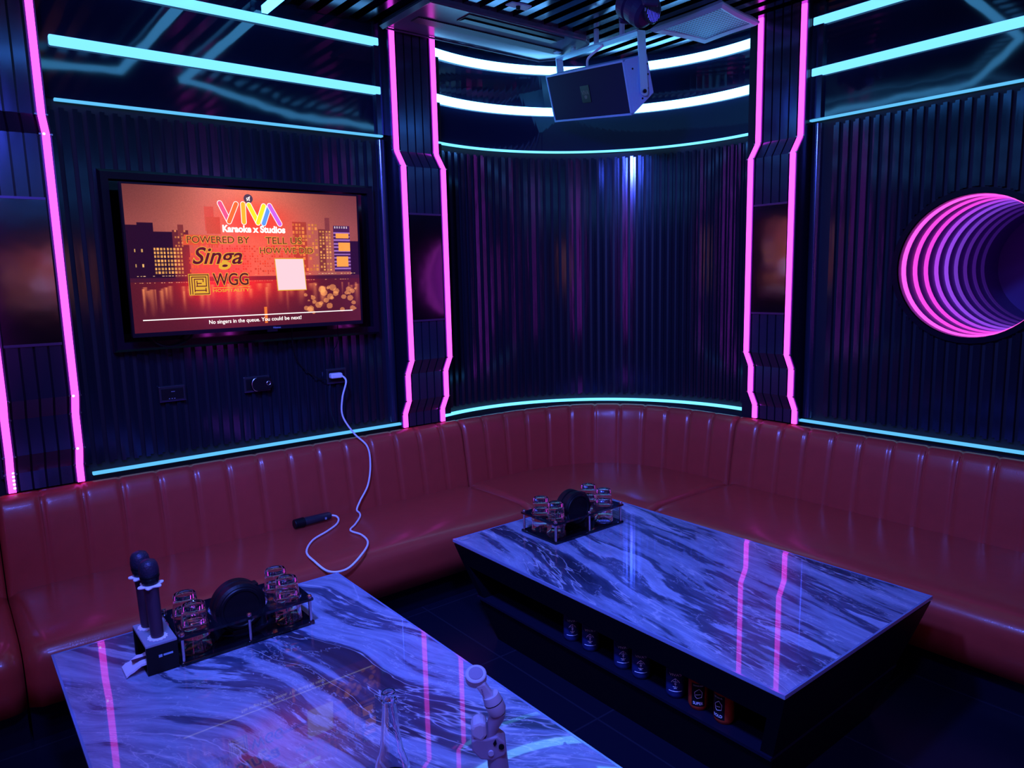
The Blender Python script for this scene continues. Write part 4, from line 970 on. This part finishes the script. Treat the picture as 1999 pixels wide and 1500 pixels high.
mb = MB(); mb.hexa([(ax0+.31, ay0+.09, 1.590), (ax1-.31, ay0+.09, 1.590), (ax1-.31, ay0+.155, 1.597), (ax0+.31, ay0+.155, 1.597)], [(ax0+.31, ay0+.09, 1.593), (ax1-.31, ay0+.09, 1.593), (ax1-.31, ay0+.155, 1.599), (ax0+.31, ay0+.155, 1.599)]); mb.build('flap', 'ac_dark', lv)
mb = MB(); rows = []
for i in range(13):
    s = i/12; y = ay0-.02+(ay1-ay0+.04)*s; rows.append([(ax0-.035, y, 1.612), (ax0-.010, y, 1.595-.004*math.sin(PI*s)), (ax0+.012, y, 1.606), (ax0-.01, y, 1.64)])
mb.grid(rows, True, True).build('end_cap', 'ac_plastic', t, smooth=True)
mb = MB(); mb.tube([(x, y, 1.600) for x, y in [body[6], body[5], body[4], body[3], body[2]]], .007, 8).build('trim_edge', 'ac_plastic', t, smooth=True)
MB().box(ax1-.16, ax1-.12, ay0+.26, ay0+.30, 1.592, 1.598).build('receiver', 'pale_neon_tint', t, label='small pale receiver window')

# ---------------------------------------------------------------- ceiling vent
t = thing('ceiling_vent', 'square pale ceiling vent with mesh face beside the loudspeaker', 'vent', (4.17, 3.11, 1.60))
c0 = [(3.93, 3.39), (4.44, 3.34), (4.41, 2.885), (3.92, 2.82)]
cxm, cym = sum(p[0] for p in c0)/4, sum(p[1] for p in c0)/4
def ringat(f, z, n=8):
    out = []
    for i in range(4):
        a, b_ = c0[i], c0[(i+1) % 4]
        for k in range(n):
            s = k/n; sag = 1-.05*math.sin(PI*s)*(1 if f > .8 else .4); out.append((cxm+(a[0]+(b_[0]-a[0])*s-cxm)*f*sag, cym+(a[1]+(b_[1]-a[1])*s-cym)*f*sag, z))
    return out
mb = MB(); mb.grid([ringat(.80, 1.612), ringat(.82, 1.598), ringat(.93, 1.585), ringat(1.0, 1.600), ringat(1.0, 1.612), ringat(.86, 1.645)], True); mb.build('vent_frame', 'pale_neon_tint', t, smooth=True)
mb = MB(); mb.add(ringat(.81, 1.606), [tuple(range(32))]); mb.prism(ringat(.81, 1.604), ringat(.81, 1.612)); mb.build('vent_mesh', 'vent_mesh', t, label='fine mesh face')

# ---------------------------------------------------------------- moving head stage light
t = thing('moving_head_light', 'dark purple moving head stage light hanging from the ceiling at the top edge', 'stage light', (3.27, 2.91, 1.415), local=True)
t.rotation_euler = (0, 0, math.radians(-20))
MB().box(-.11, .11, -.09, .09, .185, .225).build('base', 'fixture', t, bevel=.012)
for s_ in (-1, 1):
    MB().hexa([(-.045, s_*.125, .02), (.045, s_*.125, .02), (.045, s_*.155, .02), (-.045, s_*.155, .02)], [(-.07, s_*.09, .19), (.07, s_*.09, .19), (.07, s_*.15, .19), (-.07, s_*.15, .19)]).build('yoke_arm', 'fixture', t, bevel=.012)
MB().lathe([(0, -.085), (.060, -.083), (.082, -.070), (.088, -.03), (.088, .02), (.080, .028), (.080, .034), (.092, .040), (.096, .085), (.085, .10), (.060, .105), (0, .10)], (0, 0, .060), (-.35, .80, .75), n=36).build('head', 'fixture', t, smooth=False)
MB().lathe([(0, .098), (.062, .100), (.062, .112), (.054, .112), (.050, .104), (0, .104)], (0, 0, .060), (-.35, .80, .75), n=30).build('lens', 'socket', t, smooth=True)
MB().lathe([(0, 0), (.066, 0), (.070, .012), (.066, .020), (0, .022)], (.045, -.060, .030), (.45, -1, -.25), n=28).build('fan_cover', 'socket', t)
fx = Vector((.45, -1, -.25)).normalized(); fs_ = fx.cross(Vector((0, 0, 1))).normalized(); fu = fs_.cross(fx)
mb = MB(); fc = Vector((.045, -.060, .030))+fx*.023
for k in range(-4, 5):
    hgt = math.sqrt(max(0, .060**2-(k*.013)**2)); a = fc+fs_*(k*.013)-fu*hgt; b_ = fc+fs_*(k*.013)+fu*hgt; mb.tube([tuple(a), tuple(b_)], .0026, 6)
mb.pieces('fan_slat', 'channel_metal', t)

# ---------------------------------------------------------------- small ceiling sensor plate
t = thing('ceiling_sensor', 'small pale square plate with black sensor on the ceiling slats', 'sensor', (3.0, 3.62, 1.63))
MB().prism([(2.92, 3.66, 1.632), (2.925, 3.60, 1.632), (3.064, 3.585, 1.632), (3.075, 3.66, 1.632)], [(2.92, 3.66, 1.640), (2.925, 3.60, 1.640), (3.064, 3.585, 1.640), (3.075, 3.66, 1.640)]).build('plate', 'pale_neon_tint', t)
MB().lathe([(0, -.022), (.012, -.018), (.014, 0), (0, 0)], (2.99, 3.625, 1.632), n=14).build('lens', 'case_black', t, smooth=True)
